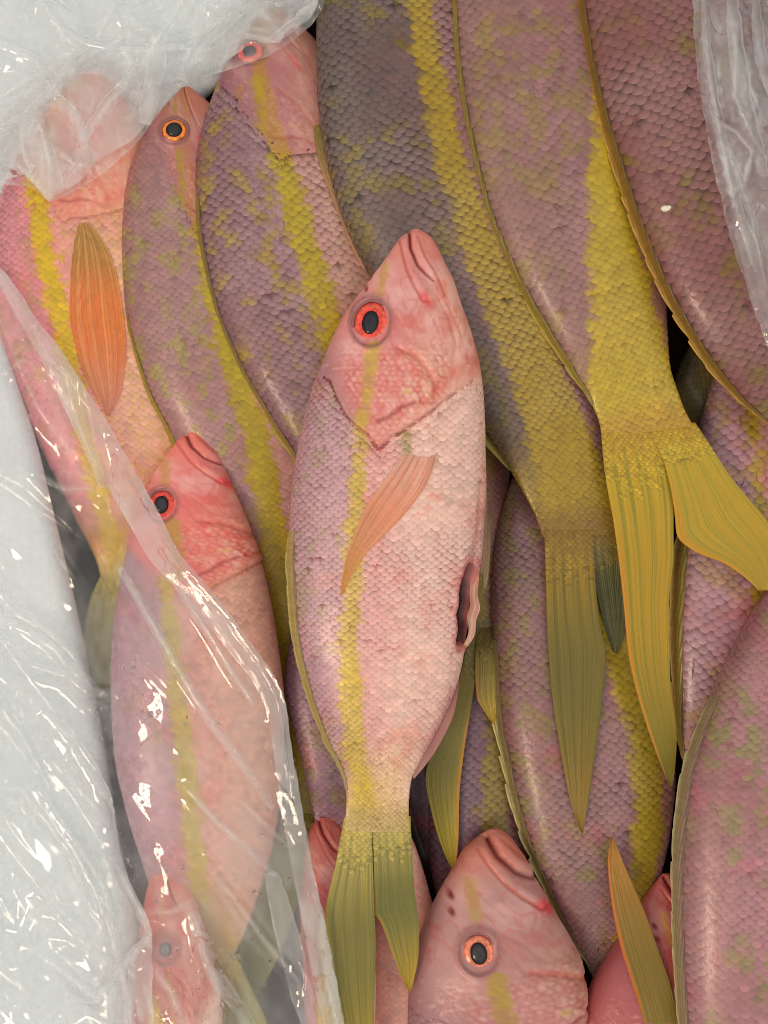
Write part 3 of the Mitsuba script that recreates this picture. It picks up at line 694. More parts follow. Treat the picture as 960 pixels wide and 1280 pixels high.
f = Fish('fish_009', 'purple-scaled fish with yellow stripe, its red eye half under the upper plastic', [(338, 12, 350, 10), (315, 35, 374, 28), (290, 72, 404, 60), (267, 128, 430, 110), (252, 180, 448, 155), (248, 240, 464, 215), (253, 310, 480, 280), (268, 380, 492, 350), (298, 455, 505, 430), (336, 520, 512, 505), (378, 585, 515, 570), (410, 640, 515, 635), (430, 700, 510, 700), (440, 760, 500, 760)],
         [-84, -70, -74, -100], P_(PURPLE, back=(126, 88, 96), flank=(176, 146, 152), under=(196, 150, 146), belly=(222, 180, 158), stripe=(184, 168, 22), spot=(166, 150, 26), gill=0.1, head=(186, 132, 136), jaw=(204, 154, 144), nape=(160, 116, 124), red=(156, 84, 98)), tilt=11,
         stripe=[(326, 90, 8), (334, 135, 11), (348, 195, 13), (365, 260, 15), (381, 320, 16), (400, 380, 17), (418, 440, 17), (440, 540, 16)], scale=(5.58, 14.5), dark=0.92, lift=0.72, contrast=0.7, spots=0.6, net=1, eye=(314, 77, 15, 18), headmix=0.62, n=330, m=190, head=[(344, 8), (315, 84), (350, 215)])
f.eye(314, 77, 15, 18, 8, 9, iris=(222, 60, 50), ang=-0.2)
f.dorsal(0.30, 0.80, 7, [(130, 104, 70), (150, 130, 40), (166, 148, 60)], th0=0.35, teeth=8)
f.fin('pectoral_fin', [(391, 168), (398, 215), (416, 265), (438, 318), (452, 342)], [(403, 166), (418, 215), (436, 262), (452, 310), (460, 338)], on=f, off=2.5, rays=7, col=tailcol((150, 132, 60), (188, 146, 100), (206, 160, 112), streak=(140, 96, 60), amount=0.5), ridge=1.4, label='narrow folded tan fin along the belly')

# ------------------------------------------------------------------ right-hand group
f = Fish('fish_010', 'purple fish with a yellow stripe lying under the two yellow tails', [(640, 598, 665, 590), (622, 660, 720, 640), (614, 730, 775, 710), (616, 810, 815, 790), (622, 900, 838, 880), (636, 970, 846, 960), (655, 1040, 842, 1030), (685, 1110, 826, 1100), (713, 1168, 803, 1160), (738, 1212, 790, 1204), (752, 1260, 800, 1255)],
         [-136, -130, -130, -130], P_(PURPLE, back=(146, 108, 108), flank=(176, 130, 136), under=(190, 130, 134), belly=(198, 140, 136), stripe=(194, 178, 44), spot=(138, 130, 60)), tilt=8,
         stripe=[(700, 660, 12), (735, 730, 16), (766, 820, 20), (789, 900, 20), (802, 970, 20), (803, 1040, 20), (796, 1100, 19), (778, 1170, 14)], scale=(5.58, 14.5), dark=0.86, lift=0.72, contrast=0.7, net=1, spots=0.7)
f.dorsal(0.30, 0.93, 8, [(142, 118, 86), (136, 126, 66), (206, 190, 126)], th0=0.30, teeth=9)

f = Fish('fish_011', 'dark brownish purple fish passing right of the front fish and ending in an olive tail', [(420, -160, 565, -170), (404, -80, 592, -90), (398, 0, 612, -20), (397, 90, 634, 60), (404, 180, 657, 140), (426, 270, 682, 225), (470, 360, 707, 310), (525, 440, 730, 400), (575, 505, 747, 480), (615, 555, 754, 545), (645, 600, 763, 600), (667, 640, 771, 642), (679, 672, 775, 668)],
         [-66, -58, -60, -72, -78], P_(PURPLE, back=(96, 82, 76), flank=(128, 96, 96), under=(164, 116, 118), belly=(172, 120, 118), stripe=(196, 168, 22), spot=(126, 110, 16), red=(118, 66, 64)), tailbase=(160, 126, 28), tilt=9,
         stripe=[(508, -60, 10), (514, 10, 13), (528, 80, 15), (546, 160, 17), (558, 225, 18), (586, 300, 22), (620, 370, 28), (650, 440, 32), (680, 510, 36), (704, 570, 42), (722, 630, 48), (728, 670, 50)], scale=(5.9, 15.5), dark=0.77, lift=0.72, contrast=0.85, net=1, spots=0.8, ped=0.9)
f.dorsal(0.66, 0.90, 8, [(110, 96, 40), (140, 124, 40), (150, 136, 60)], th0=0.2, teeth=0)
f.fin('tail_fin', [(680, 655), (682, 720), (684, 790), (688, 850), (700, 935), (714, 1005), (727, 1042)], [(742, 655), (744, 720), (750, 780), (757, 815), (752, 880), (740, 970), (729, 1042)], w=[-76, -70, -66, -66, -72], rays=17, n=130, col=tailcol((168, 130, 22), (116, 102, 30), (146, 110, 18), edge_r=(112, 98, 26), streak=(88, 82, 26), amount=0.65), label='olive tail lobe hanging straight down to a point')
f.fin('tail_fin', [(736, 668), (740, 710), (748, 750), (758, 790), (766, 815)], [(778, 664), (782, 710), (782, 750), (780, 790), (772, 818)], w=[-72, -82, -90, -92], rays=10, col=tailcol((128, 106, 24), (86, 86, 40), (96, 94, 44), streak=(58, 62, 36), amount=0.7))

f = Fish('fish_012', 'fish with a widening yellow flank stripe ending in the broad forked bright yellow tail', [(558, -130, 722, -150), (560, -60, 737, -80), (564, 0, 754, -20), (568, 80, 777, 50), (581, 170, 799, 130), (603, 260, 817, 215), (639, 345, 830, 300), (684, 420, 834, 370), (714, 465, 835, 415), (736, 497, 840, 467), (747, 522, 851, 500), (752, 548, 866, 532)],
         [-48, -40, -40, -46, -48], P_(PURPLE, back=(146, 110, 104), flank=(168, 126, 130), under=(160, 102, 102), belly=(184, 134, 118), stripe=(200, 182, 40), spot=(146, 138, 54), red=(150, 92, 100)), tailbase=(196, 160, 34), tilt=9,
         stripe=[(735, -60, 5), (738, 60, 9), (744, 160, 16), (750, 240, 24), (757, 310, 32), (768, 380, 44), (780, 440, 50), (795, 500, 56), (806, 535, 60)], scale=(5.78, 15), dark=0.85, lift=0.72, contrast=0.6, spots=0.52, ped=0.95)
f.dorsal(0.20, 0.93, 5, [(136, 116, 62), (150, 132, 40), (190, 154, 56)], th0=0.34, teeth=18, rise=0.8)
f.fin('tail_fin', [(751, 535), (756, 590), (768, 660), (778, 740), (786, 820), (800, 880), (820, 940), (838, 985)], [(818, 535), (836, 590), (842, 645), (842, 690), (836, 760), (838, 850), (846, 920), (840, 985)], w=[-42, -38, -48, -62, -76], rays=20, n=140, m=96, col=tailcol((200, 164, 32), (182, 142, 22), (130, 112, 20), edge_l=(204, 132, 20), streak=(112, 116, 24), amount=0.6), label='long left lobe of the bright yellow tail')
f.fin('tail_fin', [(806, 535), (832, 585), (843, 640), (846, 668), (866, 688), (908, 706), (948, 738)], [(869, 528), (890, 560), (912, 594), (936, 624), (960, 654), (974, 690), (966, 738)], w=[-43, -34, -36, -42], rays=20, n=120, m=110, col=tailcol((196, 164, 40), (186, 152, 34), (176, 140, 30), edge_l=(200, 140, 24), streak=(140, 138, 44)), label='right lobe of the bright yellow tail spread to the frame edge')

f = Fish('fish_013', 'dark rosy fish with a net of large scales beside the right-hand plastic', [(710, -110, 905, -150), (720, 0, 942, -60), (738, 110, 977, 30), (763, 200, 1007, 110), (793, 290, 1032, 190), (828, 370, 1052, 270), (868, 435, 1072, 350), (914, 489, 1087, 430), (960, 528, 1092, 500), (1000, 557, 1097, 550)],
         [-34, -26, -26, -34], P_(PURPLE, back=(136, 84, 80), flank=(138, 82, 90), under=(150, 90, 96), belly=(180, 130, 130), stripe=(150, 120, 40), spot=(120, 96, 28), red=(140, 66, 82)), tilt=9,
         stripe=[(960, 0), (1000, 200), (1060, 420)], shw=8, scale=(7.0, 18.5), dark=0.83, lift=0.72, contrast=0.8, net=1, spots=0.85)
f.dorsal(0.06, 0.97, 6, [(112, 84, 40), (146, 108, 30), (206, 158, 50)], th0=0.28, teeth=16, rise=0.8)

f = Fish('fish_014', 'large rose and green mottled fish along the right edge at the bottom', [(1005, 655, 1015, 655), (975, 712, 1062, 697), (925, 788, 1112, 768), (890, 858, 1142, 848), (864, 920, 1152, 920), (848, 980, 1157, 1000), (840, 1050, 1152, 1080), (841, 1180, 1142, 1200), (850, 1290, 1132, 1300), (880, 1420, 1100, 1420), (910, 1500, 1050, 1500)],
         [-66, -58, -58, -66], P_(PURPLE, back=(154, 112, 112), flank=(192, 142, 156), under=(200, 136, 144), belly=(210, 150, 150), stripe=(170, 146, 70), spot=(136, 132, 82), red=(196, 78, 110)), tilt=6,
         stripe=[(1010, 760), (1010, 1000), (1010, 1300)], shw=8, scale=(5.58, 14.5), dark=0.9, lift=0.72, contrast=0.6, spots=0.85)
f.dorsal(0.25, 0.90, 4, [(150, 124, 104), (142, 128, 84), (176, 166, 116)], th0=0.30, teeth=10)

f = Fish('fish_015', 'dark red fish nosing up behind an orange tail at the bottom right', [(828, 1092, 838, 1092), (806, 1120, 855, 1112), (781, 1160, 880, 1140), (751, 1205, 905, 1175), (729, 1250, 920, 1220), (717, 1300, 930, 1280), (710, 1400, 930, 1400), (740, 1500, 900, 1500)],
         [-112, -104, -104], P_(PALE, back=(150, 84, 86), flank=(160, 92, 92), under=(170, 96, 92), belly=(170, 100, 92), head=(166, 88, 84), jaw=(176, 92, 78), nape=(158, 92, 94), lip=(170, 92, 84), red=(160, 64, 60)), tilt=4, head=[(833, 1090), (838, 1200), (905, 1320)], scales=False, spots=0, stripe=[(880, 1200), (880, 1400)], shw=0.1)

f = Fish('fish_016', 'fish below the frame whose orange-edged tail blade points up at the bottom right', [(840, 1640, 850, 1640), (800, 1580, 900, 1590), (795, 1500, 905, 1510), (810, 1430, 890, 1435), (818, 1380, 872, 1385)],
         [-70, -66], PURPLE, tilt=0, scales=False, n=60, m=60)
f.fin('tail_fin', [(814, 1395), (806, 1290), (790, 1230), (775, 1180), (764, 1125), (760, 1078), (764, 1046)], [(858, 1395), (856, 1320), (838, 1230), (824, 1190), (806, 1140), (782, 1085), (766, 1046)], w=[-66, -60, -62, -70], rays=9, n=120, col=tailcol((130, 112, 26), (134, 106, 24), (176, 116, 24), edge_l=(214, 110, 20), streak=(96, 92, 30)), label='orange-edged tail blade curving up to a point')

# ------------------------------------------------------------------ bottom and left heads
f = Fish('fish_017', 'fish with its mouth gaping and one orange eye, rising at the bottom centre', [(612, 1036, 624, 1036), (596, 1046, 637, 1046), (580, 1060, 651, 1064), (565, 1085, 665, 1088), (550, 1110, 678, 1112), (535, 1140, 694, 1140), (522, 1172, 713, 1172), (514, 1205, 728, 1205), (510, 1245, 733, 1245), (510, 1290, 730, 1290), (514, 1360, 722, 1360), (530, 1460, 700, 1460), (560, 1560, 680, 1560)],
         [-96, -74, -70], P_(PALE, back=(160, 120, 128), flank=(180, 138, 144), head=(196, 154, 150), jaw=(204, 164, 146), nape=(172, 134, 134), lip=(212, 128, 104), red=(190, 116, 114), belly=(206, 166, 140), stripe=(178, 162, 50)), dark=0.92, tilt=4, tf=0.46, n=300, m=180,
         eye=(594, 1175, 23, 21), head=[(618, 1036), (593, 1175), (686, 1335)], open_=1.0, stripe=[(608, 1200, 9), (616, 1260, 9), (624, 1330, 10)], scale=(4.24, 11), spots=0.1)
f.eye(594, 1175, 23, 21, 14, 11, iris=(222, 116, 84), rim=(240, 150, 116), pupil=(48, 40, 48), ang=-0.2, dx=0.0, dy=0.0, haze=0.2)

f = Fish('fish_018', 'small blunt pink snout squeezed between the left plastic and the front tail', [(398, 1021, 412, 1021), (388, 1035, 426, 1035), (382, 1060, 442, 1060), (378, 1100, 455, 1100), (376, 1150, 465, 1150), (380, 1240, 470, 1240), (390, 1340, 460, 1340)],
         [-100, -84, -84], P_(PALE, head=(204, 118, 112), jaw=(216, 138, 120), nape=(190, 116, 112), lip=(216, 120, 104), red=(196, 74, 92), back=(190, 110, 120), flank=(204, 116, 130)), tilt=2, tf=0.5, eye=(386, 1105, 1, 1), head=[(404, 1020), (386, 1110), (430, 1230)], open_=0.6, scales=False, spots=0)

f = Fish('fish_019', 'small red-eyed fish, its head free and its body under the clear plastic', [(236, 540, 250, 541), (222, 552, 263, 556), (207, 572, 275, 575), (193, 592, 287, 600), (180, 615, 298, 625), (170, 645, 310, 655), (160, 690, 325, 700), (150, 740, 337, 750), (143, 800, 347, 810), (142, 870, 354, 880), (146, 940, 354, 950), (160, 1010, 347, 1020), (180, 1080, 332, 1090), (200, 1140, 312, 1150), (215, 1190, 292, 1195)],
         [-58, -42, -46, -66], P_(PALE, back=(168, 134, 146), flank=(178, 140, 150), under=(204, 154, 148), belly=(214, 172, 152), head=(222, 142, 138), jaw=(224, 160, 142), nape=(204, 128, 126), lip=(222, 128, 112), stripe=(178, 164, 70)), tailbase=(178, 160, 74), tilt=6, tf=0.45, n=300, m=170,
         eye=(206, 631, 19, 17), head=[(243, 539), (206, 632), (262, 742)], stripe=[(210, 660, 8), (213, 720, 9), (220, 800, 10), (228, 870, 11), (236, 940, 11), (243, 1010, 12), (250, 1080, 12), (254, 1180, 14)], scale=(4.04, 10.5), contrast=0.35, spots=0.25, ped=0.6, lift=0.7)
f.eye(206, 631, 19, 17, 11.5, 9.5, iris=(226, 64, 52), rim=(236, 92, 74), pupil=(36, 34, 46), ang=0.1, haze=0.35)
f.fin('tail_fin', [(212, 1185), (190, 1230), (180, 1300), (176, 1360)], [(256, 1190), (256, 1240), (240, 1300), (206, 1360)], w=[-62, -66, -72], rays=12, col=tailcol((176, 160, 70), (160, 150, 60), (150, 140, 50)))
f.fin('tail_fin', [(252, 1190), (262, 1240), (288, 1300), (320, 1350)], [(294, 1190), (312, 1230), (336, 1290), (340, 1350)], w=[-62, -66, -72], rays=12, col=tailcol((176, 160, 70), (160, 150, 60), (150, 140, 50)))

f = Fish('fish_020', 'raw red fish head with clouded eye under the clear plastic at bottom left', [(201, 1070, 215, 1070), (190, 1092, 230, 1092), (180, 1130, 246, 1130), (172, 1190, 262, 1190), (166, 1250, 276, 1250), (166, 1350, 280, 1350), (176, 1450, 262, 1450)],
         [-44, -26, -26], P_(PALE, head=(206, 112, 100), jaw=(212, 140, 120), nape=(188, 96, 92), lip=(216, 120, 100), red=(180, 50, 44), back=(190, 100, 100), flank=(198, 110, 100)), tilt=2, tf=0.42, eye=(210, 1180, 17, 15), head=[(208, 1068), (208, 1182), (236, 1330)], open_=0.5, scales=False, spots=0)
f.eye(210, 1180, 17, 15, 9, 8, iris=(170, 100, 96), rim=(190, 120, 110), pupil=(120, 120, 124), haze=0.2)

f = Fish('fish_021', 'purple fish showing a sliver of scaled flank left of the front fish', [(385, 690, 450, 680), (364, 790, 456, 780), (357, 850, 462, 850), (365, 900, 462, 900), (377, 950, 460, 950), (388, 1000, 455, 1000), (396, 1040, 450, 1040)],
         [-98, -94, -100], P_(PURPLE, back=(150, 118, 134), flank=(162, 126, 142), under=(170, 130, 140), spot=(130, 122, 60)), tilt=4, scale=(4.81, 12.5), contrast=0.75, net=1, spots=0.45, stripe=[(470, 700), (470, 1040)], shw=0.1)

# ------------------------------------------------------------------ the fish on top
SLIT = [(588, 708), (583, 722), (579, 738), (580, 752), (576, 768), (579, 784), (576, 800)]


def gut(U):
    d, t = seg_dist(U[..., 0], U[..., 1], SLIT)
    an, _ = seg_dist(U[..., 0], U[..., 1], [(600, 600), (598, 660), (590, 700)])
    return -8 * np.exp(-(d / 6.0) ** 2) + 1.6 * np.exp(-((d - 11) / 4) ** 2) - 2.0 * np.exp(-(an / 4) ** 2)


class TopFish(Fish):
    def bare(self, U):
        return seg_dist(U[:, 0], U[:, 1], SLIT)[0] < 8.5

    def color(self, U, s, q, M):
        c = super().color(U, s, q, M)
        x, y = U[..., 0], U[..., 1]
        d, t = seg_dist(x, y, SLIT)
        c = mixc(c, np.array([196, 92, 90.0]), 0.7 * np.exp(-((d - 8) / 7) ** 2))
        c = mixc(c, np.array([56, 14, 16.0]), np.exp(-(d / 6.2) ** 4))
        d, t = seg_dist(x, y, [(596, 640), (592, 690), (586, 720)])
        c = mixc(c, np.array([206, 118, 112.0]), 0.45 * np.exp(-(d / 9) ** 2))
        d, t = seg_dist(x, y, [(566, 862), (552, 896), (532, 935)])
        c = mixc(c, np.array([206, 124, 124.0]), 0.6 * np.exp(-(d / 9) ** 2))
        d, t = seg_dist(x, y, [(506, 546), (507, 572)])
        c = mixc(c, np.array([138, 128, 52.0]), 0.85 * np.exp(-(d / 5.5) ** 2))
        d, t = seg_dist(x, y, [(541, 568), (537, 585), (524, 606)])
        return mixc(c, np.array([186, 120, 100.0]), 0.6 * np.exp(-(d / 1.8) ** 2))


f = TopFish('fish', 'whole pinkish fish on top of the pile with red eye and thin yellow stripe',
            [(517, 287, 524, 287), (506, 293, 536, 294), (494, 306, 546, 307), (483, 322, 555, 325), (466, 345, 567, 350), (447, 371, 577, 380), (426, 402, 588, 410), (404, 452, 600, 455), (386, 500, 605, 500), (373, 560, 607, 560), (365, 620, 607, 620), (362, 680, 604, 680), (364, 740, 594, 740), (370, 800, 583, 800), (382, 850, 573, 850), (396, 893, 556, 893), (411, 930, 537, 930), (423, 953, 524, 953), (431, 976, 514, 976), (433, 1000, 511, 1000), (429, 1040, 513, 1040)],
            [-4, 16, 16, 8, -14], PALE, tailbase=(178, 160, 78), tilt=3, tf=0.44, n=470, m=280, eye=(463, 408, 27.5, 21.5), head=[(520, 287), (463, 408), (473, 565)], open_=0.25, extra=gut,
            stripe=[(451, 548, 9), (447, 600, 9.5), (442, 660, 9.5), (439, 720, 10), (437, 780, 10), (437, 840, 11), (440, 900, 12.5), (446, 950, 13), (454, 1000, 15), (458, 1036, 16)], shw=9, scale=(4.43, 11.5), contrast=0.95, lift=0.85, spots=0.35, ped=0.55, belly_rows=0.45)
f.eye(463, 408, 27.5, 21.5, 15, 10.5, iris=(232, 70, 54), rim=(240, 108, 84), pupil=(30, 26, 40), ang=0.12, dx=-0.5, haze=0.1)
f.dorsal(0.50, 0.93, 4, [(170, 146, 100), (160, 140, 70), (176, 158, 90)], th0=0.40, teeth=9)
f.fin('pectoral_fin', [(501, 571), (480, 600), (456, 636), (441, 672), (431, 706), (427, 738)], [(541, 574), (531, 604), (506, 640), (480, 668), (455, 694), (430, 740)], on=f, off=1.4, mat='membrane_mat', rays=15, ridge=0.7, col=tailcol((250, 206, 184), (250, 182, 140), (240, 176, 90), streak=(226, 130, 84), amount=0.65), label='translucent orange fin folded on the flank')
f.fin('anal_fin', [(562, 856), (549, 892), (531, 926), (514, 960)], [(574, 846), (569, 886), (552, 926), (517, 974)], w=[-8, -6, -8, -6], rays=9, mat='membrane_mat', ridge=1.0, n=70, m=40, col=tailcol((206, 132, 128), (216, 150, 146), (226, 170, 150), streak=(186, 110, 112)))
f.fin('pelvic_fin', [(598, 592), (600, 640), (601, 690), (600, 716)], [(606, 590), (609, 630), (608, 680), (602, 718)], w=[-2, -8, -14], rays=4, mat='membrane_mat', ridge=1.0, n=60, m=24, col=tailcol((226, 180, 164), (196, 140, 132), (214, 170, 150)), label='pale folded fin at the belly edge')
f.fin('pelvic_fin', [(603, 600), (604, 660), (604, 710), (605, 734)], [(611, 640), (613, 670), (611, 715), (607, 736)], w=[-18, -24, -28], rays=4, mat='membrane_mat', ridge=1.0, n=60, m=24, col=tailcol((196, 150, 132), (206, 170, 140), (226, 190, 160)))
f.fin('belly_flap', [(591, 706), (589, 724), (587, 740), (588, 756), (584, 772), (586, 786), (579, 806)], [(596, 706), (599, 724), (597, 742), (600, 760), (595, 776), (594, 790), (582, 810)], w=[16, 24, 26, 24, 10], rays=3, ridge=0.8, thick=3, n=60, m=24, curl=4, col=tailcol((226, 180, 160), (206, 150, 136), (230, 196, 176), edge_r=(236, 206, 190)), label='pale cut flap of belly beside the slit')
f.fin('tail_fin', [(430, 1022), (420, 1078), (406, 1148), (410, 1200), (422, 1262), (440, 1330), (452, 1370)], [(464, 1020), (466, 1075), (468, 1136), (470, 1180), (468, 1250), (466, 1320), (458, 1370)], w=[-12, -14, -24, -36, -48], rays=15, n=120, col=tailcol((182, 162, 76), (126, 114, 48), (180, 152, 30), edge_l=(170, 146, 50), streak=(92, 96, 44), amount=0.6), label='left lobe of the front tail running off the bottom edge')
f.fin('tail_fin', [(462, 1020), (467, 1075), (467, 1140), (475, 1152), (490, 1192), (502, 1222), (511, 1240)], [(513, 1020), (515, 1060), (519, 1120), (524, 1160), (523, 1195), (518, 1222), (513, 1240)], w=[-12, -16, -30, -42], rays=14, n=110, col=tailcol((178, 158, 74), (118, 112, 48), (186, 146, 30), edge_l=(160, 130, 46), streak=(92, 100, 50), amount=0.6), label='shorter right lobe of the front tail with an orange tip')

for f in FISH.values():
    if f.later: f.add_scales(*f.later)
# ------------------------------------------------------------------ the foam box
from shapely import Polygon, contains_xy


def rounded_slab(poly, w0, w1, r=10, key='foam_box__wall'):
    g = Polygon(poly).buffer(20).buffer(-20)
    lv = [(w0, 0), (w1 - r, 0)] + [(w1 - r + r * math.sin(a), r * (1 - math.cos(a))) for a in np.linspace(0.2, math.pi / 2, 6)]
    N, rings = 240, []
    for w, ins in lv:
        ext = (g.buffer(-ins) if ins else g).exterior
        rings.append(at(*np.array([ext.interpolate(k / N, normalized=True).coords[0] for k in range(N)]).T, w))
    V = np.concatenate(rings + [rings[-1].mean(0, keepdims=True)])
    F = grid_faces(len(lv), N, True)
    j = np.arange(N); b = (len(lv) - 1) * N
    F = np.vstack([F, np.stack([b + j, b + (j + 1) % N, j * 0 + len(V) - 1], 1)])
    add(key, (V, F), 'foam_mat', smooth=True)
    gy, gx = np.mgrid[0:420, 0:340]
    inside = contains_xy(g, gx * 4 - 200, gy * 4 - 200)
    HEIGHT[inside] = np.maximum(HEIGHT[inside], w1)


labels['foam_box'] = {'label': 'white foam box holding the fish, its wall pale under the clear plastic', 'category': 'box'}
rounded_slab([(-160, 330), (4, 410), (48, 560), (96, 760), (126, 900), (152, 1060), (180, 1180), (196, 1420), (-160, 1420)], -230, -44, 26)
rounded_slab([(-300, -300), (560, -300), (460, -60), (350, 40), (250, 130), (150, 178), (60, 196), (-4, 262), (-20, 360), (-300, 360)], -230, -118, 18)
b = at(np.array([-400, 1400, 1400, -400]), np.array([-400, -400, 1700, 1700]), -232)
g_ = np.linspace(-400, 1400, 40)
wx, wy = np.meshgrid(g_, np.linspace(-400, 1700, 44), indexing='ij')
scene['dark_sheet_mat'] = {'type': 'twosided', 'b': {'type': 'principled', 'base_color': {'type': 'rgb', 'value': [0.035, 0.016, 0.012]}, 'roughness': 0.18, 'specular': 0.4}}
add('water', (at(wx, wy, -196 + 1.2 * nz(wx, wy, 60, 91)).reshape(-1, 3), grid_faces(40, 44)), 'dark_sheet_mat', kind='structure')  # dark sheet added under the pile so gaps between fish go black
add('foam_box__floor', (b[[0, 3, 2, 1]], np.array([[0, 1, 2], [0, 2, 3]])), 'foam_mat', smooth=False)

# ------------------------------------------------------------------ plastic film, draped over what is there
DRAPE = np.maximum(HEIGHT, -225)
DRAPE = np.maximum(gaussian_filter(grey_closing(grey_dilation(DRAPE, size=5), size=25), 3.0), grey_dilation(DRAPE, size=3))
DRAPE = np.maximum(gaussian_filter(DRAPE, 1.5), DRAPE)


def drape(x, y):
    return map_coordinates(DRAPE, [(np.asarray(y) + 200) / 4, (np.asarray(x) + 200) / 4], order=1, mode='nearest')


def crumple(x, y, cell, amp, seed, stretch=(1.0, 1.0), ang=0.0):
    """Flat facets meeting in sharp creases."""
    r = np.random.default_rng(seed)
    ca, sa = math.cos(ang), math.sin(ang)
    u, v = (x * ca + y * sa) / stretch[0], (-x * sa + y * ca) / stretch[1]
    u0, u1, v0, v1 = u.min() - cell, u.max() + cell, v.min() - cell, v.max() + cell
    nP = int((u1 - u0) * (v1 - v0) / cell ** 2) + 8
    pts = np.c_[r.uniform(u0, u1, nP), r.uniform(v0, v1, nP)]
    pts = np.vstack([pts, [(u0 - 9, v0 - 9), (u1 + 9, v0 - 9), (u0 - 9, v1 + 9), (u1 + 9, v1 + 9)]])
    return LinearNDInterpolator(pts, r.uniform(-1, 1, len(pts)))(u, v) * amp


def ridges(x, y, creases):
    """Folds along polylines: (points, height, half width, sharpness)."""
    h = np.zeros(x.shape)
    for poly, a, w in creases:
        d, t = seg_dist(x, y, poly)
        h += 1.05 * a * np.exp(-(d / (1.25 * w + 1.5)) ** 2) * (0.35 + 0.65 * np.sin(np.pi * np.clip(t, 0.02, 0.98)))
    return h


WHITE = []


def whiten(x, y):  # highlight streaks painted as whiteness along the crease lines
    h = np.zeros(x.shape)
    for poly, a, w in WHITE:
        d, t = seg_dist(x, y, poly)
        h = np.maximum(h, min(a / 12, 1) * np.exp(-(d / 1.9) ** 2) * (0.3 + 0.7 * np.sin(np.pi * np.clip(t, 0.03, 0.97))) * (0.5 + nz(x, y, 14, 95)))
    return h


def sheet(key, edge, far, n, m, height, mat, label=None, kind=None, bias=1.0, curl=0):
    """A film between its near edge and a far line; height(x, y, u, v) lifts it above the drape. u runs away from the edge."""
    def rs(pl):
        pl = np.array(pl, float)
        d = np.r_[0, np.cumsum(np.hypot(*np.diff(pl, axis=0).T))]
        return PchipInterpolator(d / d[-1], pl)(np.linspace(0, 1, n))
    E, Fp = rs(edge), rs(far)
    E = E + np.stack([2.2 * (nz(np.arange(n) * 3, 0 * np.arange(n), 25, 61) - 0.5) * 2, 0 * np.arange(n)], -1)
    v, u = np.meshgrid(np.linspace(0, 1, n), np.linspace(0, 1, m) ** bias, indexing='ij')
    X = E[:, None, 0] * (1 - u) + Fp[:, None, 0] * u
    Y = E[:, None, 1] * (1 - u) + Fp[:, None, 1] * u
    dist = np.hypot(X - E[:, None, 0], Y - E[:, None, 1])
    W = drape(X, Y) + np.maximum(height(X, Y, dist, v), 0) + 3.0
    W = gaussian_filter(W, 0.6)
    V = at(X, Y, W)
    if curl:
        V[..., 2] -= curl * K * np.exp(-(dist / 5.0) ** 2)
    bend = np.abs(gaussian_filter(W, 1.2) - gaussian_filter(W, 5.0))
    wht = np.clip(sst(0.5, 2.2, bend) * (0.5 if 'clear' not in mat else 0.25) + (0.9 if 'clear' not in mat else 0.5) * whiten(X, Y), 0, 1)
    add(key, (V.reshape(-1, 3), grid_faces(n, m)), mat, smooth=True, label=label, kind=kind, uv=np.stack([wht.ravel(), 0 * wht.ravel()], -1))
    return X, Y, W


# left: clear sheet drawn over the box wall and the fish
EDGE = [(-6, 330), (14, 352), (40, 392), (70, 430), (95, 468), (130, 522), (156, 568), (186, 620), (205, 655), (222, 688), (242, 714), (275, 752), (310, 800), (345, 850), (358, 890), (367, 950), (380, 1030), (398, 1120), (415, 1200), (434, 1300)]
FAR = [(-90, 330), (-90, 352), (-90, 392), (-90, 430), (-90, 468), (-90, 522), (-90, 568), (-90, 620), (-90, 655), (-90, 688), (-90, 714), (-90, 752), (-90, 800), (-90, 850), (-90, 890), (-90, 950), (-90, 1030), (-90, 1120), (-90, 1200), (-90, 1320)]
C_LEFT = [([(0, 400), (22, 455), (42, 500), (62, 530), (82, 560)], 9, 7), ([(22, 412), (42, 408), (52, 440), (82, 470), (90, 510), (110, 560), (125, 600)], 10, 6), ([(42, 590), (60, 600), (82, 612), (110, 610), (136, 626)], 10, 8),
          ([(0, 740), (22, 768), (60, 790), (90, 818), (112, 858), (134, 868)], 14, 9), ([(10, 802), (40, 832), (82, 845), (105, 870), (134, 868)], 12, 7), ([(60, 880), (92, 920), (110, 948), (140, 990)], 10, 8),
          ([(60, 680), (75, 700), (92, 722)], 6, 4), ([(150, 710), (175, 752), (200, 795), (225, 840), (262, 900), (300, 950)], 7, 5), ([(200, 690), (232, 745), (262, 790), (290, 840), (320, 890)], 6, 5),
          ([(230, 985), (262, 1020), (300, 1052), (345, 1092)], 6, 5), ([(300, 1000), (330, 1030), (362, 1060)], 6, 5), ([(240, 1140), (252, 1175), (262, 1210), (292, 1250), (312, 1290)], 12, 8), ([(255, 1080), (290, 1120), (330, 1175), (372, 1225), (395, 1290)], 8, 5),
          ([(180, 1140), (215, 1140), (240, 1125)], 6, 5), ([(190, 1210), (215, 1240), (232, 1290)], 10, 7), ([(100, 470), (112, 520), (125, 580), (140, 650)], 6, 5), ([(0, 470), (30, 450), (60, 470)], 6, 6)]


def h_left(x, y, d, v):  # noqa
    e = 9 * np.exp(-(d / 22) ** 2)
    wet = sst(20, 130, d)
    fishy = sst(90, 190, x - 0.12 * (y - 800))          # lies flatter where it clings to the wet fish
    return 9 + e + crumple(x, y, 90, 10.0, 3, (0.6, 2.4), -0.6) * (0.35 + 0.65 * wet) * (1 - 0.45 * fishy) + crumple(x, y, 19, 1.7, 4, (0.6, 2.6), -0.6) * (1 - 0.7 * fishy) + ridges(x, y, C_LEFT) + 3 * (nz(x, y, 60, 71) - 0.5)


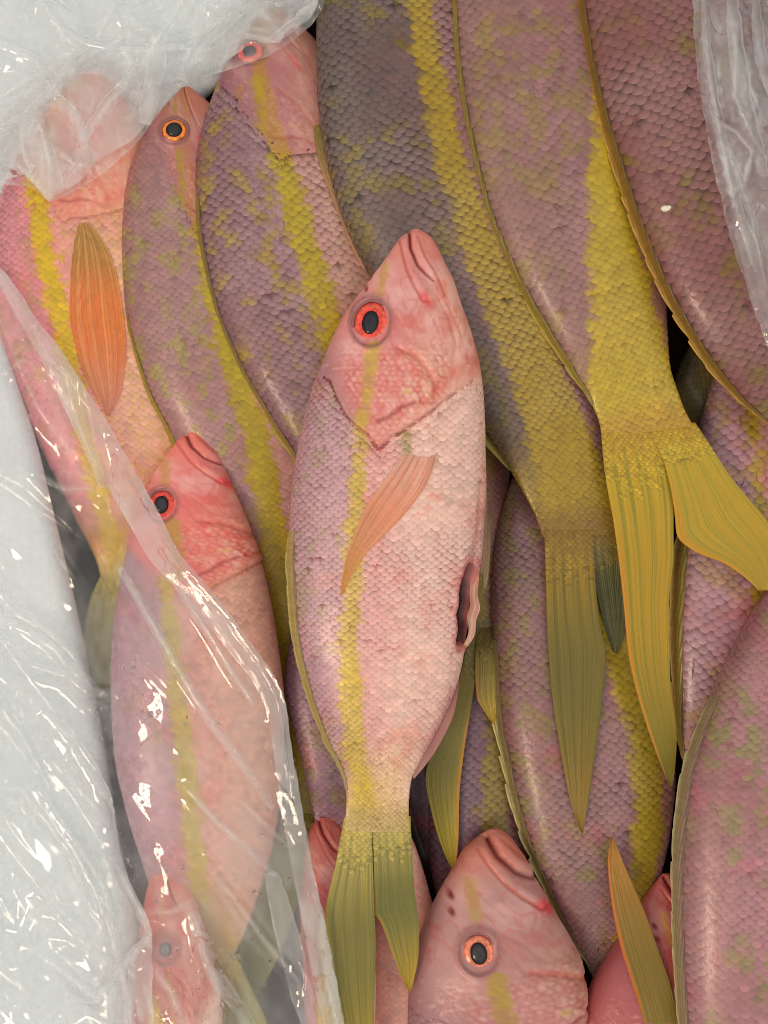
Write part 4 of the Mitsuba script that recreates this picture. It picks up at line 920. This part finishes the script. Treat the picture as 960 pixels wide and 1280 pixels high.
labels['plastic_sheet'] = {'label': 'clear wrinkled plastic sheet beaded with waterdrops drawn over the left side of the pile', 'category': 'plastic sheet', 'group': 'plastic liner film'}
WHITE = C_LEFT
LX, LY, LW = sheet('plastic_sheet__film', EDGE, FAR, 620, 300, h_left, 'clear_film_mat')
# its folded hem: a second thickness along the free edge
hem_w = np.interp(np.linspace(0, 1, len(EDGE)), [0, 0.12, 0.25, 0.36, 0.5, 0.62, 0.75, 1.0], [12, 22, 40, 44, 40, 34, 24, 30])
HEM = [(x - 0.92 * w_, y + 0.2 * w_) for (x, y), w_ in zip(EDGE, hem_w)]


def h_hem(x, y, d, v):
    return 8.5 + 9 * np.exp(-(d / 22) ** 2) + crumple(x, y, 30, 1.6, 8, (0.7, 2.4), -0.45) + 1.0 * (nz(x, y, 12, 73) - 0.5)


WHITE = []
sheet('plastic_sheet__hem', EDGE, HEM, 500, 26, h_hem, 'hem_film_mat', curl=7)
# loose double layer bunched at the bottom left
E2 = [(-4, 790), (40, 850), (84, 905), (118, 950), (140, 1000), (150, 1062), (170, 1120), (190, 1166), (191, 1230), (192, 1310)]
F2 = [(-90, 790), (-90, 850), (-90, 905), (-90, 950), (-90, 1000), (-90, 1062), (-90, 1120), (-90, 1166), (-90, 1230), (-90, 1310)]
C2 = [([(28, 990), (60, 1030), (90, 1080), (110, 1130), (140, 1190)], 8, 6), ([(48, 985), (92, 1050), (130, 1110), (150, 1210), (160, 1290)], 9, 6), ([(190, 1166), (150, 1210), (120, 1250), (80, 1215), (30, 1180)], 10, 6), ([(88, 960), (120, 980), (140, 1000)], 8, 6), ([(140, 1075), (165, 1120), (190, 1166)], 8, 5), ([(150, 1210), (160, 1250), (165, 1300)], 9, 5)]
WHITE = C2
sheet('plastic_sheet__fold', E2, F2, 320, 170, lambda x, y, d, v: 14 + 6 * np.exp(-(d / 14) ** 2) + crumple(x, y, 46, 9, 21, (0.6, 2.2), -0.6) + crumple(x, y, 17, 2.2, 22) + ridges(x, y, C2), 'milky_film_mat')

# upper left: thick crumpled film, milky where it lies in several layers
EU = [(-10, 226), (10, 230), (40, 233), (60, 250), (72, 247), (96, 236), (124, 218), (150, 196), (172, 176), (190, 150), (212, 120), (226, 106), (250, 96), (290, 84), (330, 70), (352, 58), (372, 44), (390, 28), (402, 8), (408, -30)]
FU = [(-60, 215), (-60, 200), (-60, 170), (-60, 140), (-60, 110), (-60, 80), (-60, 50), (-60, 20), (-60, -10), (-60, -40), (-40, -60), (0, -60), (40, -60), (80, -60), (130, -60), (180, -60), (230, -60), (280, -60), (330, -60), (380, -60)]
CU = [([(0, 160), (25, 148), (60, 118), (80, 92), (110, 66), (150, 50)], 12, 6), ([(26, 150), (50, 158), (60, 200), (62, 245)], 11, 6), ([(68, 112), (92, 135), (104, 165), (110, 180)], 10, 7), ([(104, 175), (135, 130), (170, 92), (195, 50), (215, 30)], 11, 7), ([(185, 150), (190, 100), (200, 40)], 9, 6),
      ([(75, 190), (92, 205), (120, 208)], 8, 4), ([(40, 60), (52, 95), (66, 112)], 8, 6), ([(50, 0), (80, 45), (110, 70)], 9, 8), ([(150, 10), (210, 60), (260, 62), (330, 40)], 9, 8), ([(230, 96), (250, 60), (290, 20)], 8, 6), ([(260, 0), (300, 40), (340, 50), (380, 20)], 8, 7)]
labels['plastic_sheet_001'] = {'label': 'thick milky crumpled plastic bunched over the upper left corner', 'category': 'plastic sheet', 'group': 'plastic liner film'}
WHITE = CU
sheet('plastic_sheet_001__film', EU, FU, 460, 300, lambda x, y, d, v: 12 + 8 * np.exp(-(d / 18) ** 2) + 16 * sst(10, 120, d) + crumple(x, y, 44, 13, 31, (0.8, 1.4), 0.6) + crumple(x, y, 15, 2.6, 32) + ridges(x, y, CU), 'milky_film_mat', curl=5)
WHITE = []
EU2 = [(x - 3 - 10 * (k % 3 == 1), y - 4 - 12 * (k % 4 == 2)) for k, (x, y) in enumerate(EU)]
sheet('plastic_sheet_001__fold', EU2, FU, 400, 200, lambda x, y, d, v: 5 + 5 * sst(10, 120, d) + crumple(x, y, 36, 8, 41, (0.8, 1.4), -0.4) + crumple(x, y, 14, 1.2, 42), 'white_film_mat')

# right: a narrow fold of film
ER = [(866, -20), (868, 20), (870, 60), (876, 110), (888, 180), (903, 250), (922, 320), (940, 372), (962, 440)]
FR = [(1040, -20), (1040, 20), (1040, 60), (1040, 110), (1040, 180), (1040, 250), (1040, 320), (1040, 372), (1040, 440)]
CR = [([(880, 0), (886, 90), (900, 170), (915, 240), (940, 330)], 10, 6), ([(910, 0), (920, 60), (918, 120), (940, 170), (960, 200)], 10, 7), ([(895, 150), (920, 165), (940, 190), (930, 230), (905, 245)], 9, 6), ([(935, 60), (938, 110), (955, 150)], 8, 6), ([(925, 260), (945, 300), (958, 360)], 8, 5)]
labels['plastic_sheet_002'] = {'label': 'narrow wrinkled strip of plastic hanging over the dark rosy fish at the right edge', 'category': 'plastic sheet', 'group': 'plastic liner film'}
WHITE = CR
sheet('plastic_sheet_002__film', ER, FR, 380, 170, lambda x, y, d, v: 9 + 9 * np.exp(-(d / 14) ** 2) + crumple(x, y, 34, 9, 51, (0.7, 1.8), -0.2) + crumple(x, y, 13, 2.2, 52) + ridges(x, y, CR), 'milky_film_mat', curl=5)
WHITE = []
ER2 = [(x + 6 + 5 * math.sin(k * 1.7), y) for k, (x, y) in enumerate(ER)]
sheet('plastic_sheet_002__fold', ER2, FR, 300, 120, lambda x, y, d, v: 4 + crumple(x, y, 30, 4, 61, (0.7, 1.8), -0.2) + crumple(x, y, 12, 1.0, 62), 'clear_film_mat')

# pleats: narrow folds where the film lies three deep
def pleat(key, line, width, base, seed, mat='milky_film_mat'):
    line = np.array(line, float)
    d = np.r_[0, np.cumsum(np.hypot(*np.diff(line, axis=0).T))]
    c = PchipInterpolator(d / d[-1], line)(np.linspace(0, 1, 14))
    tg = np.gradient(c, axis=0); tg /= np.linalg.norm(tg, axis=1, keepdims=True)
    nn = np.c_[tg[:, 1], -tg[:, 0]]
    w = width * (0.35 + 0.65 * np.sin(np.pi * np.linspace(0.06, 0.94, 14)) ** 0.7) * (0.75 + 0.5 * nz(np.arange(14) * 9, 0 * np.arange(14), 22, seed))
    A, B = c + nn * (w * 0.5)[:, None], c - nn * (w * 0.5)[:, None]
    sheet(key, A, B, int(d[-1] / 1.6) + 20, 22, lambda x, y, dd, v: base + 5.5 * np.sin(np.pi * np.clip(dd / width, 0, 1)) ** 0.8 + crumple(x, y, 26, 1.8, seed, (0.7, 1.6)), mat)


WHITE = []
for k, (ln, w_) in enumerate([([(0, 160), (25, 148), (60, 118), (80, 92), (110, 66), (150, 50)], 15), ([(34, 150), (46, 185), (58, 215), (68, 244)], 40), ([(104, 175), (135, 130), (170, 92), (195, 50)], 17), ([(180, 155), (192, 100), (200, 40)], 26),
                              ([(225, 100), (250, 60), (300, 15)], 18), ([(338, 50), (362, 34), (394, 2)], 14), ([(-6, 50), (40, 75), (75, 110)], 20), ([(60, 16), (110, 52), (170, 62), (240, 50)], 15), ([(70, 120), (95, 150), (108, 185), (112, 214)], 16)]):
    pleat('plastic_sheet_001__pleat', ln, w_, 36 if k != 1 else 26, 200 + k)
for k, (ln, w_) in enumerate([([(150, 710), (175, 752), (200, 795), (225, 840), (262, 900), (300, 950), (340, 1010)], 15), ([(205, 700), (240, 760), (275, 815), (318, 880)], 11), ([(240, 1140), (252, 1175), (270, 1220), (300, 1262), (322, 1300)], 20), ([(338, 1090), (362, 1180), (388, 1290)], 30),
                              ([(235, 985), (290, 1045), (345, 1095)], 9), ([(58, 440), (84, 500), (110, 560), (128, 610)], 14), ([(40, 985), (80, 1045), (112, 1100), (150, 1205)], 14), ([(84, 1240), (122, 1252), (150, 1212), (186, 1172)], 13), ([(6, 772), (60, 806), (96, 842), (128, 868)], 20), ([(60, 890), (92, 940), (128, 1000)], 24)]):
    pleat('plastic_sheet__pleat', ln, w_, 15 if k < 6 else 24, 220 + k)
for k, (ln, w_) in enumerate([([(880, -10), (887, 90), (902, 170), (920, 250), (947, 340)], 14), ([(915, -10), (922, 70), (936, 150), (957, 220)], 22), ([(908, 180), (930, 240), (952, 320)], 11), ([(945, 0), (950, 60), (965, 120)], 16)]):
    pleat('plastic_sheet_002__pleat', ln, w_, 19, 240 + k)

# ------------------------------------------------------------------ waterdrops on the clear sheet, a few loose scales
ball = trimesh.creation.icosphere(2)
bv, bf = np.array(ball.vertices), np.array(ball.faces)
tr = cKDTree(np.c_[LX.ravel(), LY.ravel()])
Vs, Fs, nv = [], [], 0
rd = np.random.default_rng(5)
while len(Vs) < 1100:
    x, y = rd.uniform(0, 430), rd.uniform(430, 1290)
    dens = nz(x, y, 60, 81) * (0.35 + 0.65 * (y > 820)) * (0.4 + 0.6 * (x > 110))
    dd, i = tr.query((x, y))
    if dd > 2.5 or rd.random() > 2.2 * max(dens - 0.42, 0) + 0.02: continue
    r = float(np.clip(rd.lognormal(0.15, 0.5), 0.6, 3.6))
    a = rd.uniform(0, np.pi)
    s = np.array([r * rd.uniform(0.9, 1.5), r, r * 0.5])
    p = bv * s
    p = np.c_[p[:, 0] * math.cos(a) - p[:, 1] * math.sin(a), p[:, 0] * math.sin(a) + p[:, 1] * math.cos(a), p[:, 2]]
    o = at(x, y, LW.ravel()[i] + r * 0.50 + 0.4)
    Vs.append(o + p * K); Fs.append(bf + nv); nv += len(bv)
add('water_droplets', (np.vstack(Vs), np.vstack(Fs)), 'drop_mat', smooth=True, label='fine waterdrops beading the clear plastic at the left', kind='stuff')
labels['water_droplets']['category'] = 'droplets'


def flake(host, x, y, r, rot, col, label):
    n = 14
    t = np.linspace(0, 2 * np.pi, n, endpoint=False)
    rr = r * (1 + 0.18 * np.cos(2 * t + 1) + 0.1 * np.cos(3 * t))
    P, N = host.surf(np.array([x]), np.array([y]), 1.6)
    P, N = P[0], N[0]
    a = np.array([math.cos(rot), math.sin(rot), 0]); a -= N * (a @ N); a /= np.linalg.norm(a); b = np.cross(N, a)
    top = P + (np.cos(t)[:, None] * a * rr[:, None] + 0.75 * np.sin(t)[:, None] * b * rr[:, None]) * K
    V = np.vstack([top, top * 0.4 + P * 0.6 + N * 1.3 * K, P[None] + N * 1.6 * K, top - N * 1.4 * K])
    j = np.arange(n); k = (j + 1) % n
    F = np.vstack([np.stack([j, k, n + k], 1), np.stack([j, n + k, n + j], 1), np.stack([n + j, n + k, j * 0 + 2 * n], 1), np.stack([j, j + 2 * n + 1, k], 1), np.stack([k, j + 2 * n + 1, k + 2 * n + 1], 1)])
    key = add('loose_scale', (V, F), 'eye_mat', lin(np.tile(np.array(col, float), (len(V), 1))))
    labels[key] = {'label': label, 'category': 'fish scale'}


flake(FISH['fish_013'], 819, 274, 5.5, 0.4, (236, 230, 206), 'bright white loose scale stuck near the back of the dark rosy fish')
